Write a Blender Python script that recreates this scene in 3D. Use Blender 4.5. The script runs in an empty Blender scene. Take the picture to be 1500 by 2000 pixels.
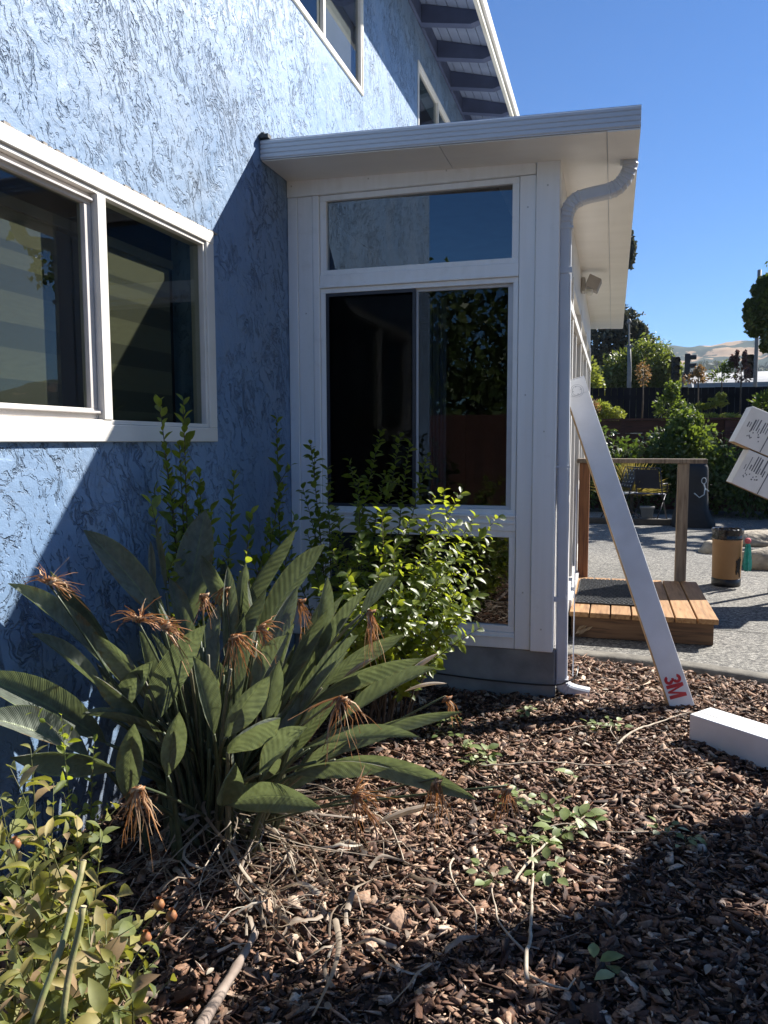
import bpy, bmesh, math, random
import numpy as np
from mathutils import Vector, Matrix, Euler, noise as mnoise
random.seed(7); rng = np.random.default_rng(7)
sc = bpy.context.scene
# ------------------------------------------------------------------ camera
cam_d = bpy.data.cameras.new('camera'); cam = bpy.data.objects.new('camera', cam_d)
sc.collection.objects.link(cam); sc.camera = cam
CAMP = Vector((1.863, 0, 1.45))
rr = Vector((0.95956717, 0.28146523, -0.00285736)); uu = Vector((-0.02280685, 0.08786258, 0.99587148)); ff = Vector((-0.28055425, 0.95554042, -0.09072939))
M = Matrix((rr, uu, -ff)).transposed().to_4x4(); M.translation = CAMP
cam.matrix_world = M
cam_d.sensor_fit = 'VERTICAL'; cam_d.sensor_height = 24; cam_d.lens = 24*1518.9/2000
cam_d.clip_start = .05; cam_d.clip_end = 6000
# ------------------------------------------------------------------ sky, sun, exposure
SUN = Vector((.82, .92, 1.0)).normalized()
w = bpy.data.worlds.new('World'); sc.world = w; w.use_nodes = True
wn = w.node_tree; bg = wn.nodes['Background']
sky = wn.nodes.new('ShaderNodeTexSky'); sky.sky_type = 'NISHITA'; sky.sun_disc = False
sky.sun_elevation = math.asin(SUN.z); sky.sun_rotation = math.atan2(SUN.x, SUN.y)
sky.altitude = 100; sky.air_density = 1.0; sky.dust_density = 0; sky.ozone_density = 2.5
tint = wn.nodes.new('ShaderNodeMix'); tint.data_type = 'RGBA'; tint.blend_type = 'MULTIPLY'; tint.inputs[0].default_value = 1; tint.inputs[7].default_value = (.295, .485, .71, 1)
wn.links.new(sky.outputs[0], tint.inputs[6]); wn.links.new(tint.outputs[2], bg.inputs[0]); bg.inputs[1].default_value = .07
sl = bpy.data.lights.new('sun', 'SUN'); sl.energy = 4.3; sl.angle = math.radians(.5); sl.color = (1, .95, .87)
so = bpy.data.objects.new('sun', sl); sc.collection.objects.link(so)
so.rotation_euler = (-SUN).to_track_quat('-Z', 'Y').to_euler(); so.location = (6, 6, 8)
sc.view_settings.view_transform = 'Standard'; sc.view_settings.look = 'None'
sc.view_settings.exposure = 1.46; sc.view_settings.gamma = 1; sc.view_settings.use_curve_mapping = False
sc.render.engine = 'CYCLES'
sc.cycles.max_bounces = 8; sc.cycles.transparent_max_bounces = 12

# ------------------------------------------------------------------ helpers
COL = sc.collection
def tag(o, label=None, cat=None, group=None, kind=None):
    if label: o['label'] = label
    if cat: o['category'] = cat
    if group: o['group'] = group
    if kind: o['kind'] = kind
    return o
def thing(name, loc, label, cat, group=None):
    o = bpy.data.objects.new(name, None); COL.objects.link(o); o.location = loc
    o.empty_display_size = .1
    return tag(o, label, cat, group)
def wloc(o):
    p = Vector((0, 0, 0))
    while o is not None:
        p += o.location; o = o.parent
    return p
class MB:
    def __init__(s): s.v = []; s.f = []; s.m = []; s.uv = None
    def add(s, vs, fs, mi=0):
        b = len(s.v); s.v += [tuple(v) for v in vs]; s.f += [tuple(i+b for i in f) for f in fs]; s.m += [mi]*len(fs); return s
    def box(s, a, b, mi=0):
        x0, y0, z0 = a; x1, y1, z1 = b
        if x0 > x1: x0, x1 = x1, x0
        if y0 > y1: y0, y1 = y1, y0
        if z0 > z1: z0, z1 = z1, z0
        return s.add([(x0,y0,z0),(x1,y0,z0),(x1,y1,z0),(x0,y1,z0),(x0,y0,z1),(x1,y0,z1),(x1,y1,z1),(x0,y1,z1)],
              [(0,3,2,1),(4,5,6,7),(0,1,5,4),(1,2,6,5),(2,3,7,6),(3,0,4,7)], mi)
    def obox(s, c, X, Y, Z, mi=0):   # oriented box: centre and three half vectors
        c = Vector(c); X = Vector(X); Y = Vector(Y); Z = Vector(Z)
        vs = [c+X*i+Y*j+Z*k for k in (-1,1) for (i,j) in ((-1,-1),(1,-1),(1,1),(-1,1))]
        return s.add(vs, [(0,3,2,1),(4,5,6,7),(0,1,5,4),(1,2,6,5),(2,3,7,6),(3,0,4,7)], mi)
    def tube(s, pts, rad, n=8, mi=0, caps=True):
        pts = [Vector(p) for p in pts]
        if not hasattr(rad, '__len__'): rad = [rad]*len(pts)
        up = Vector((0,0,1)); rings = []
        prev = None
        for i, p in enumerate(pts):
            d = (pts[min(i+1, len(pts)-1)]-pts[max(i-1, 0)]).normalized()
            if prev is None:
                a = d.cross(up if abs(d.z) < .9 else Vector((1,0,0))).normalized()
            else:
                a = (prev - d*prev.dot(d)).normalized()
            prev = a; b = d.cross(a)
            rings.append([p+(a*math.cos(t)+b*math.sin(t))*rad[i] for t in [2*math.pi*k/n for k in range(n)]])
        vs = [v for r in rings for v in r]; fs = []
        for i in range(len(rings)-1):
            for k in range(n):
                fs.append((i*n+k, i*n+(k+1)%n, (i+1)*n+(k+1)%n, (i+1)*n+k))
        if caps: fs.append(tuple(range(n-1, -1, -1))); fs.append(tuple((len(rings)-1)*n+k for k in range(n)))
        return s.add(vs, fs, mi)
    def lathe(s, c, prof, n=24, mi=0):
        c = Vector(c); vs = []; fs = []
        for (r, z) in prof:
            for k in range(n):
                t = 2*math.pi*k/n; vs.append(c+Vector((r*math.cos(t), r*math.sin(t), z)))
        for i in range(len(prof)-1):
            for k in range(n): fs.append((i*n+k, i*n+(k+1)%n, (i+1)*n+(k+1)%n, (i+1)*n+k))
        return s.add(vs, fs, mi)
    def prism(s, poly, A, B, mi=0):   # poly = list of vectors in a section, swept from offset A to offset B
        A = Vector(A); B = Vector(B); n = len(poly)
        vs = [Vector(p)+A for p in poly]+[Vector(p)+B for p in poly]
        fs = [tuple(range(n-1,-1,-1)), tuple(range(n, 2*n))]+[(k,(k+1)%n,n+(k+1)%n,n+k) for k in range(n)]
        return s.add(vs, fs, mi)
    def build(s, name, mats, parent=None, bevel=0, smooth=False, kind=None, label=None):
        me = bpy.data.meshes.new(name)
        off = wloc(parent) if parent is not None else Vector((0,0,0))
        me.from_pydata([(v[0]-off.x, v[1]-off.y, v[2]-off.z) for v in s.v], [], s.f)
        if not isinstance(mats, (list, tuple)): mats = [mats]
        for m in mats: me.materials.append(m)
        if len(mats) > 1: me.polygons.foreach_set('material_index', s.m)
        if s.uv is not None:
            ul = me.uv_layers.new(name='UVMap')
            for li, l in enumerate(me.loops): ul.data[li].uv = s.uv[l.vertex_index]
        if bevel:
            bm = bmesh.new(); bm.from_mesh(me)
            bmesh.ops.recalc_face_normals(bm, faces=bm.faces)
            bmesh.ops.bevel(bm, geom=[e for e in bm.edges if len(e.link_faces) == 2 and e.calc_face_angle(0) > .5], offset=bevel, segments=1, affect='EDGES', clamp_overlap=True)
            bm.to_mesh(me); bm.free()
        if smooth: me.polygons.foreach_set('use_smooth', [True]*len(me.polygons))
        me.update()
        o = bpy.data.objects.new(name, me); COL.objects.link(o)
        if parent is not None: o.parent = parent
        if kind: o['kind'] = kind
        if label: o['label'] = label
        return o
def bx(name, a, b, m, parent=None, bevel=.0, **k): return MB().box(a, b).build(name, m, parent, bevel, **k)
def inst(name, me, mw, parent, pl=None):
    o = bpy.data.objects.new(name, me); COL.objects.link(o)
    pl = wloc(parent) if pl is None else pl
    o.parent = parent; o.matrix_basis = Matrix.Translation(-pl) @ mw
    return o

# ------------------------------------------------------------------ materials
def new(name):
    m = bpy.data.materials.new(name); m.use_nodes = True
    nt = m.node_tree; b = nt.nodes['Principled BSDF']; return m, nt, b
def N(nt, t, **k):
    n = nt.nodes.new(t)
    for a, v in k.items():
        if a.startswith('i_'): n.inputs[a[2:].replace('_', ' ')].default_value = v
        else: setattr(n, a, v)
    return n
def c4(c): return (c[0], c[1], c[2], 1)
def ramp(nt, src, stops, interp='LINEAR'):
    r = nt.nodes.new('ShaderNodeValToRGB'); r.color_ramp.interpolation = interp
    e = r.color_ramp.elements
    while len(e) > len(stops): e.remove(e[-1])
    while len(e) < len(stops): e.new(.5)
    for i, (p, c) in enumerate(stops):
        e[i].position = p; e[i].color = c4(c) if hasattr(c, '__len__') else (c, c, c, 1)
    nt.links.new(src, r.inputs[0]); return r.outputs[0]
def mixc(nt, f, a, b, mode='MIX'):
    m = nt.nodes.new('ShaderNodeMix'); m.data_type = 'RGBA'; m.blend_type = mode
    for s, v in ((0, f), (6, a), (7, b)):
        if hasattr(v, 'is_linked') or hasattr(v, 'links'): nt.links.new(v, m.inputs[s])
        elif s == 0: m.inputs[0].default_value = v
        else: m.inputs[s].default_value = c4(v)
    return m.outputs[2]
def pm(name, c1, c2=None, rough=.6, scale=8, bump=.0, bscale=60, spec=.5, stretch=(1,1,1), metal=0, dist=.002, contrast=(.35,.65)):
    m, nt, b = new(name)
    b.inputs['Roughness'].default_value = rough; b.inputs['Specular IOR Level'].default_value = spec; b.inputs['Metallic'].default_value = metal
    tc = N(nt, 'ShaderNodeTexCoord'); mp = N(nt, 'ShaderNodeMapping'); mp.inputs['Scale'].default_value = stretch
    geo = N(nt, 'ShaderNodeNewGeometry'); nt.links.new(geo.outputs['Position'], mp.inputs['Vector'])
    if c2 is None: c2 = tuple(x*.85 for x in c1)
    n1 = N(nt, 'ShaderNodeTexNoise', i_Scale=scale, i_Detail=6); nt.links.new(mp.outputs[0], n1.inputs['Vector'])
    col = ramp(nt, n1.outputs[0], [(contrast[0], c1), (contrast[1], c2)]); nt.links.new(col, b.inputs['Base Color'])
    if bump:
        n2 = N(nt, 'ShaderNodeTexNoise', i_Scale=bscale, i_Detail=5); nt.links.new(mp.outputs[0], n2.inputs['Vector'])
        bp = N(nt, 'ShaderNodeBump', i_Strength=bump, i_Distance=dist); nt.links.new(n2.outputs[0], bp.inputs['Height']); nt.links.new(bp.outputs[0], b.inputs['Normal'])
    return m
def leafmat(name, stops, rough=.4, trans=(.3,.4,.05), tw=.35, ribs=0, island=True, spec=.5, ribcol=None):
    m, nt, b = new(name)
    out = nt.nodes['Material Output']
    if island:
        geo = N(nt, 'ShaderNodeNewGeometry'); oi = N(nt, 'ShaderNodeObjectInfo')
        ad = N(nt, 'ShaderNodeMath', operation='ADD'); nt.links.new(geo.outputs['Random Per Island'], ad.inputs[0]); nt.links.new(oi.outputs['Random'], ad.inputs[1])
        fr = N(nt, 'ShaderNodeMath', operation='FRACT'); nt.links.new(ad.outputs[0], fr.inputs[0]); src = fr.outputs[0]
    col = ramp(nt, src, stops)
    tc = N(nt, 'ShaderNodeNewGeometry')
    n1 = N(nt, 'ShaderNodeTexNoise', i_Scale=35, i_Detail=5); nt.links.new(tc.outputs['Position'], n1.inputs['Vector'])
    var = ramp(nt, n1.outputs[0], [(.3, .72), (.7, 1.15)]); col = mixc(nt, 1.0, col, var, 'MULTIPLY')
    nt.links.new(col, b.inputs['Base Color']); b.inputs['Roughness'].default_value = rough; b.inputs['Specular IOR Level'].default_value = spec
    tr = N(nt, 'ShaderNodeBsdfTranslucent'); tr.inputs[0].default_value = c4(trans)
    tcm = mixc(nt, 1.0, trans, var, 'MULTIPLY'); nt.links.new(tcm, tr.inputs[0])
    mx = N(nt, 'ShaderNodeMixShader'); mx.inputs[0].default_value = tw
    nt.links.new(b.outputs[0], mx.inputs[1]); nt.links.new(tr.outputs[0], mx.inputs[2]); nt.links.new(mx.outputs[0], out.inputs['Surface'])
    if ribs:
        uv = N(nt, 'ShaderNodeUVMap'); sp = N(nt, 'ShaderNodeSeparateXYZ'); nt.links.new(uv.outputs[0], sp.inputs[0])
        # u in 0..1 across (0.5 = midrib), v metres along
        a = N(nt, 'ShaderNodeMath', operation='SUBTRACT'); nt.links.new(sp.outputs[0], a.inputs[0]); a.inputs[1].default_value = .5
        ab = N(nt, 'ShaderNodeMath', operation='ABSOLUTE'); nt.links.new(a.outputs[0], ab.inputs[0])
        ml = N(nt, 'ShaderNodeMath', operation='MULTIPLY_ADD'); nt.links.new(ab.outputs[0], ml.inputs[0]); ml.inputs[1].default_value = -.16; nt.links.new(sp.outputs[1], ml.inputs[2])
        nz = N(nt, 'ShaderNodeTexNoise', i_Scale=14, i_Detail=2); nt.links.new(tc.outputs['Position'], nz.inputs['Vector'])
        ml2 = N(nt, 'ShaderNodeMath', operation='MULTIPLY_ADD'); nt.links.new(nz.outputs[0], ml2.inputs[0]); ml2.inputs[1].default_value = .012; nt.links.new(ml.outputs[0], ml2.inputs[2])
        def wave(f):
            q = N(nt, 'ShaderNodeMath', operation='MULTIPLY'); q.inputs[1].default_value = f; nt.links.new(ml2.outputs[0], q.inputs[0])
            s = N(nt, 'ShaderNodeMath', operation='SINE'); nt.links.new(q.outputs[0], s.inputs[0]); return s.outputs[0]
        w1 = wave(2*math.pi/.034); w2 = wave(2*math.pi/.007)
        h = N(nt, 'ShaderNodeMath', operation='MULTIPLY_ADD'); nt.links.new(w1, h.inputs[0]); h.inputs[1].default_value = 2.2; nt.links.new(w2, h.inputs[2])
        mid = ramp(nt, ab.outputs[0], [(0, 1.0), (.035, 0.0)])
        hh = N(nt, 'ShaderNodeMath', operation='MULTIPLY_ADD'); nt.links.new(mid, hh.inputs[0]); hh.inputs[1].default_value = 3; nt.links.new(h.outputs[0], hh.inputs[2])
        bp = N(nt, 'ShaderNodeBump', i_Strength=.8, i_Distance=.0008*ribs); nt.links.new(hh.outputs[0], bp.inputs['Height']); nt.links.new(bp.outputs[0], b.inputs['Normal']); nt.links.new(bp.outputs[0], tr.inputs['Normal'])
        edge = ramp(nt, ab.outputs[0], [(0.0, (.30,.36,.16)), (.03, (.30,.36,.16)), (.045, (1,1,1)), (.47, (1,1,1)), (.5, (1.5,1.5,1.1))])
        # midrib and margin are paler
        midm = ramp(nt, ab.outputs[0], [(0, .8), (.03, .3), (.05, 0), (.455, 0), (.49, .75)])
        col2 = mixc(nt, midm, col, ribcol or (.26,.31,.15)); nt.links.new(col2, b.inputs['Base Color'])
        nb_ = N(nt, 'ShaderNodeTexNoise', i_Scale=9, i_Detail=7, i_Roughness=.7); nt.links.new(tc.outputs['Position'], nb_.inputs['Vector'])
        em = ramp(nt, ab.outputs[0], [(.25, 0), (.5, .22)]); sm_ = N(nt, 'ShaderNodeMath', operation='ADD'); nt.links.new(nb_.outputs[0], sm_.inputs[0]); nt.links.new(em, sm_.inputs[1])
        br = ramp(nt, sm_.outputs[0], [(.70, 0), (.76, .85)]); col3 = mixc(nt, br, col2, (.20,.12,.06)); nt.links.new(col3, b.inputs['Base Color'])
    return m

def glassmat(name, tint, refl=.1, rough=.0):
    m, nt, b = new(name); out = nt.nodes['Material Output']; nt.nodes.remove(b)
    t = N(nt, 'ShaderNodeBsdfTransparent'); t.inputs[0].default_value = c4(tint)
    g = N(nt, 'ShaderNodeBsdfGlossy'); g.inputs['Roughness'].default_value = rough; g.inputs[0].default_value = (.95,.97,1,1)
    fz = N(nt, 'ShaderNodeFresnel', i_IOR=1.5)
    ad = N(nt, 'ShaderNodeMath', operation='ADD'); ad.use_clamp = True; ad.inputs[1].default_value = refl; nt.links.new(fz.outputs[0], ad.inputs[0])
    ge = N(nt, 'ShaderNodeNewGeometry'); inv = N(nt, 'ShaderNodeMath', operation='SUBTRACT'); inv.inputs[0].default_value = 1; nt.links.new(ge.outputs['Backfacing'], inv.inputs[1])
    mu = N(nt, 'ShaderNodeMath', operation='MULTIPLY'); nt.links.new(ad.outputs[0], mu.inputs[0]); nt.links.new(inv.outputs[0], mu.inputs[1]); ad = mu
    mx = N(nt, 'ShaderNodeMixShader'); nt.links.new(ad.outputs[0], mx.inputs[0]); nt.links.new(t.outputs[0], mx.inputs[1]); nt.links.new(g.outputs[0], mx.inputs[2])
    nt.links.new(mx.outputs[0], out.inputs['Surface']); return m

def stucco():
    m, nt, b = new('blue_stucco')
    geo = N(nt, 'ShaderNodeNewGeometry'); P = geo.outputs['Position']
    def noise(s, d=4, dist=0, vec=P, r=.55):
        n = N(nt, 'ShaderNodeTexNoise', i_Scale=s, i_Detail=d, i_Distortion=dist, i_Roughness=r); nt.links.new(vec, n.inputs['Vector']); return n
    def mth(op, a, bb=None, cc=None):
        n = N(nt, 'ShaderNodeMath', operation=op)
        for i, v in enumerate((a, bb, cc)):
            if v is None: continue
            if hasattr(v, 'links'): nt.links.new(v, n.inputs[i])
            else: n.inputs[i].default_value = v
        return n.outputs[0]
    def vm(op, a, bb):
        n = N(nt, 'ShaderNodeVectorMath', operation=op)
        for i, v in enumerate((a, bb)):
            if hasattr(v, 'links'): nt.links.new(v, n.inputs[i])
            else: n.inputs[i].default_value = v
        return n.outputs[0]
    # slow wander, then rotate to the trowel direction, then stretch along it
    wob = vm('MULTIPLY', vm('SUBTRACT', noise(3.2, 3).outputs['Color'], (.5,.5,.5)), (.0,.26,.26))
    wob2 = vm('MULTIPLY', vm('SUBTRACT', noise(22, 5).outputs['Color'], (.5,.5,.5)), (.0,.042,.042))
    V0 = vm('ADD', vm('ADD', P, wob), wob2)
    ro = N(nt, 'ShaderNodeMapping'); ro.inputs['Rotation'].default_value = (math.radians(-24), 0, 0); nt.links.new(V0, ro.inputs['Vector'])
    def stretched(sx, along):
        q = N(nt, 'ShaderNodeMapping'); q.inputs['Scale'].default_value = (sx, sx, along); nt.links.new(ro.outputs[0], q.inputs['Vector']); return q.outputs[0]
    Vd = stretched(36, 15); Vl = stretched(13, 6.5); Vs = stretched(30, 22)
    dens_ = noise(2.4, 4, .3).outputs[0]
    # short trowel dashes, grouped in patches
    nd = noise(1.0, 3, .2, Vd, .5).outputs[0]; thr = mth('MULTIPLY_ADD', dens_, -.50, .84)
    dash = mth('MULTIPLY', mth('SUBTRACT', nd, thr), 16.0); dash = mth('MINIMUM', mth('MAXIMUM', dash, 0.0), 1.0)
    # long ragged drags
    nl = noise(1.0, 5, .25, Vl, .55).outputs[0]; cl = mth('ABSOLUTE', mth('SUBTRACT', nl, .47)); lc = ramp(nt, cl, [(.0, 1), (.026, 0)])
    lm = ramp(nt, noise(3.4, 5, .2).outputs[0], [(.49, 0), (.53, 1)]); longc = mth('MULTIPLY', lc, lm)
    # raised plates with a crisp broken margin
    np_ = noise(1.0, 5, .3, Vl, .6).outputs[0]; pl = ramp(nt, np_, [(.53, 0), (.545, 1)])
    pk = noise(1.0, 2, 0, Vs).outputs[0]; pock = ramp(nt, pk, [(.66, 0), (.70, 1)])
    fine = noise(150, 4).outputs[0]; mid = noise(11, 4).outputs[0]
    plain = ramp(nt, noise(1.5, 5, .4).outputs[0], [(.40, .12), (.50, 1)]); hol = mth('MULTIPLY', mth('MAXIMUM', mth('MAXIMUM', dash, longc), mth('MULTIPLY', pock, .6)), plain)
    h = mth('MULTIPLY_ADD', mth('MULTIPLY', pl, plain), .75, mth('MULTIPLY', mid, .5)); h = mth('MULTIPLY_ADD', hol, -1.0, h); h = mth('MULTIPLY_ADD', fine, .10, h)
    bp = N(nt, 'ShaderNodeBump', i_Strength=1.0, i_Distance=.013); nt.links.new(h, bp.inputs['Height']); nt.links.new(bp.outputs[0], b.inputs['Normal'])
    big = noise(1.1, 5).outputs[0]
    col = ramp(nt, big, [(.35, (.155,.25,.40)), (.65, (.19,.285,.43))])
    chalk = ramp(nt, noise(2.6, 8, .3, P, .65).outputs[0], [(.50, 0), (.75, .40)]); col = mixc(nt, chalk, col, (.27,.315,.37))
    dirt = ramp(nt, noise(6.5, 8, .2, P, .7).outputs[0], [(.58, 0), (.8, .5)]); col = mixc(nt, dirt, col, (.16,.175,.185))
    sp = N(nt, 'ShaderNodeSeparateXYZ'); nt.links.new(P, sp.inputs[0]); spl = mth('SUBTRACT', .42, sp.outputs[2]); spl = mth('ADD', spl, mth('MULTIPLY', noise(9, 6).outputs[0], .35))
    spm = ramp(nt, spl, [(.18, 0), (.6, .55)]); col = mixc(nt, spm, col, (.16,.13,.10))      # soil splashed up at the foot
    col = mixc(nt, mth('MULTIPLY', hol, .20), col, (.06,.085,.13))                            # shade inside the hollows, painted into the wall colour
    nt.links.new(col, b.inputs['Base Color'])
    b.inputs['Roughness'].default_value = .58; b.inputs['Specular IOR Level'].default_value = .4
    return m
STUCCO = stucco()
WHITE = pm('white_vinyl', (.86,.86,.86), (.82,.82,.82), rough=.38, scale=3, bump=.15, bscale=8, dist=.001)
def vinyl():
    m, nt, b = new('white_vinyl'); geo = N(nt, 'ShaderNodeNewGeometry')
    mp = N(nt, 'ShaderNodeMapping'); mp.inputs['Scale'].default_value = (26, 26, 1.4); nt.links.new(geo.outputs['Position'], mp.inputs['Vector'])
    n = N(nt, 'ShaderNodeTexNoise', i_Scale=1, i_Detail=6); nt.links.new(mp.outputs[0], n.inputs['Vector'])
    n2 = N(nt, 'ShaderNodeTexNoise', i_Scale=7, i_Detail=8, i_Roughness=.7); nt.links.new(geo.outputs['Position'], n2.inputs['Vector'])
    col = ramp(nt, n.outputs[0], [(.4, (.89,.89,.89)), (.78, (.83,.825,.81))]); d = ramp(nt, n2.outputs[0], [(.58, 0), (.85, .5)]); col = mixc(nt, d, col, (.58,.56,.52))
    nt.links.new(col, b.inputs['Base Color']); b.inputs['Roughness'].default_value = .4
    bp = N(nt, 'ShaderNodeBump', i_Strength=.2, i_Distance=.002); nt.links.new(n2.outputs[0], bp.inputs['Height']); nt.links.new(bp.outputs[0], b.inputs['Normal']); return m
WHITE = vinyl()
CREAM = pm('cream_trim_paint', (.74,.71,.66), (.66,.63,.57), rough=.45, scale=5, bump=.25, bscale=40, stretch=(1,.3,1))
OLDWOODTRIM = pm('worn_cream_wood', (.70,.66,.55), (.45,.40,.30), rough=.6, scale=9, bump=.4, bscale=60, stretch=(1,.15,1), contrast=(.45,.75))
SASH = pm('sash_vinyl', (.62,.58,.55), (.52,.48,.45), rough=.45, scale=6)
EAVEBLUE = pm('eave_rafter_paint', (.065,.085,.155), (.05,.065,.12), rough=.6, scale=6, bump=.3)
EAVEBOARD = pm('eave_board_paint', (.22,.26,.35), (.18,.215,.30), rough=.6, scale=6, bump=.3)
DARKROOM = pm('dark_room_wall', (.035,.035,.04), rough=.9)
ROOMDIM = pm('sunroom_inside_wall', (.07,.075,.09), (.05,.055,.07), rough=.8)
BLINDTAN = pm('blind_tan_band', (.125,.12,.09), (.105,.10,.075), rough=.8, scale=20, bump=.3, bscale=200, stretch=(1,1,6))
BLINDDARK = pm('blind_sheer_band', (.05,.05,.042), (.042,.042,.035), rough=.8, scale=20, stretch=(1,1,6))
SCREEN = pm('dark_screen_frame', (.03,.035,.05), rough=.5)
GLASS = glassmat('window_glass', (.72,.74,.68), .0)
GLASSF = glassmat('front_window_glass', (.60,.64,.66), .0)
GLASST = glassmat('transom_glass', (.72,.76,.78), .10)
GLASSL = glassmat('low_panel_glass', (.70,.72,.74), .05)
SCREENM = glassmat('insect_screen', (.55,.56,.57), -.05, .5)
SOFFIT = pm('soffit_panel', (.90,.87,.81), (.84,.81,.75), rough=.32, scale=2, bump=.5, bscale=9, stretch=(1,2.5,1), dist=.004)
ALU = pm('white_aluminium_fascia', (.60,.63,.68), (.55,.58,.63), rough=.4, scale=4, stretch=(.3,1,1), bump=.1)
CONC = pm('foundation_concrete', (.36,.36,.35), (.19,.19,.19), rough=.9, scale=3.5, bump=.5, bscale=50, dist=.004)
CONCE = pm('patio_edge_concrete', (.21,.195,.165), (.12,.11,.095), rough=.9, scale=14, bump=.6, bscale=70, dist=.004)
def patiomat():
    m, nt, b = new('exposed_aggregate'); geo = N(nt, 'ShaderNodeNewGeometry')
    v = N(nt, 'ShaderNodeTexVoronoi', i_Scale=75); nt.links.new(geo.outputs['Position'], v.inputs['Vector'])
    sp = N(nt, 'ShaderNodeSeparateColor'); nt.links.new(v.outputs['Color'], sp.inputs[0])
    col = ramp(nt, sp.outputs[0], [(0, (.035,.033,.03)), (.35, (.10,.095,.085)), (.7, (.19,.18,.16)), (1, (.33,.315,.28))])
    n = N(nt, 'ShaderNodeTexNoise', i_Scale=.9, i_Detail=7); nt.links.new(geo.outputs['Position'], n.inputs['Vector'])
    st = ramp(nt, n.outputs[0], [(.3, .72), (.62, 1.0)])
    col = mixc(nt, 1.0, col, st, 'MULTIPLY'); nt.links.new(col, b.inputs['Base Color'])
    bp = N(nt, 'ShaderNodeBump', i_Strength=.8, i_Distance=.004); bp.invert = True; nt.links.new(v.outputs['Distance'], bp.inputs['Height']); nt.links.new(bp.outputs[0], b.inputs['Normal'])
    b.inputs['Roughness'].default_value = .8; return m
PATIO = patiomat()
SOIL = pm('dark_soil', (.035,.024,.016), (.07,.045,.03), rough=.95, scale=12, bump=.8, bscale=60, dist=.01)
EARTH = pm('dry_earth', (.22,.17,.11), (.13,.11,.06), rough=.95, scale=.5)
def woodmat(name, a, bb, dark, st=(3, .25, 3), rough=.7):
    m, nt, b = new(name); geo = N(nt, 'ShaderNodeNewGeometry'); oi = N(nt, 'ShaderNodeObjectInfo')
    mp = N(nt, 'ShaderNodeMapping'); mp.inputs['Scale'].default_value = st; nt.links.new(geo.outputs['Position'], mp.inputs['Vector'])
    off = N(nt, 'ShaderNodeCombineXYZ'); 
    for k in range(3): nt.links.new(oi.outputs['Random'], off.inputs[k])
    sc_ = N(nt, 'ShaderNodeVectorMath', operation='MULTIPLY_ADD'); sc_.inputs[1].default_value = (9,9,9); nt.links.new(off.outputs[0], sc_.inputs[0]); nt.links.new(mp.outputs[0], sc_.inputs[2])
    n = N(nt, 'ShaderNodeTexNoise', i_Scale=14, i_Detail=8, i_Distortion=.4); nt.links.new(sc_.outputs[0], n.inputs['Vector'])
    n2 = N(nt, 'ShaderNodeTexNoise', i_Scale=1.6, i_Detail=5); nt.links.new(sc_.outputs[0], n2.inputs['Vector'])
    col = ramp(nt, n.outputs[0], [(.3, dark), (.45, a), (.7, bb)])
    v = ramp(nt, n2.outputs[0], [(.35, .72), (.6, 1.05)]); col = mixc(nt, 1.0, col, v, 'MULTIPLY')
    nt.links.new(col, b.inputs['Base Color']); b.inputs['Roughness'].default_value = rough
    bp = N(nt, 'ShaderNodeBump', i_Strength=.5, i_Distance=.002); nt.links.new(n.outputs[0], bp.inputs['Height']); nt.links.new(bp.outputs[0], b.inputs['Normal'])
    return m
DECK = woodmat('deck_redwood', (.33,.17,.062), (.44,.245,.105), (.18,.085,.03))
SKIRT = woodmat('deck_skirt_wood', (.16,.08,.035), (.22,.12,.055), (.07,.035,.016), st=(.25,3,3))
REDPOST = woodmat('red_stained_post', (.22,.085,.03), (.30,.13,.05), (.12,.045,.02), st=(3,3,.25))
RAILW = woodmat('weathered_rail_wood', (.23,.175,.125), (.33,.26,.19), (.12,.085,.06), st=(3,3,.3))
RUBBER = pm('black_rubber', (.02,.022,.026), (.035,.038,.042), rough=.6, scale=40, bump=.9, bscale=90, dist=.006)
CARD = pm('white_carton', (.84,.84,.85), (.70,.69,.68), rough=.5, scale=6, bump=.35, bscale=14, dist=.004, contrast=(.4,.85))
KRAFT = pm('kraft_edge', (.42,.26,.13), (.34,.20,.09), rough=.8, scale=20)
RED = pm('red_print', (.55,.012,.02), (.48,.01,.018), rough=.4)
INK = pm('grey_ink', (.15,.16,.19), rough=.5)
LINEK = pm('light_ink', (.36,.37,.40), rough=.5)
BLACK = pm('black_plastic', (.012,.012,.014), rough=.35)
BLACKCLOTH = pm('black_cover', (.006,.007,.010), (.004,.0045,.006), rough=.6, scale=5, bump=.6, bscale=8, dist=.02)
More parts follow.
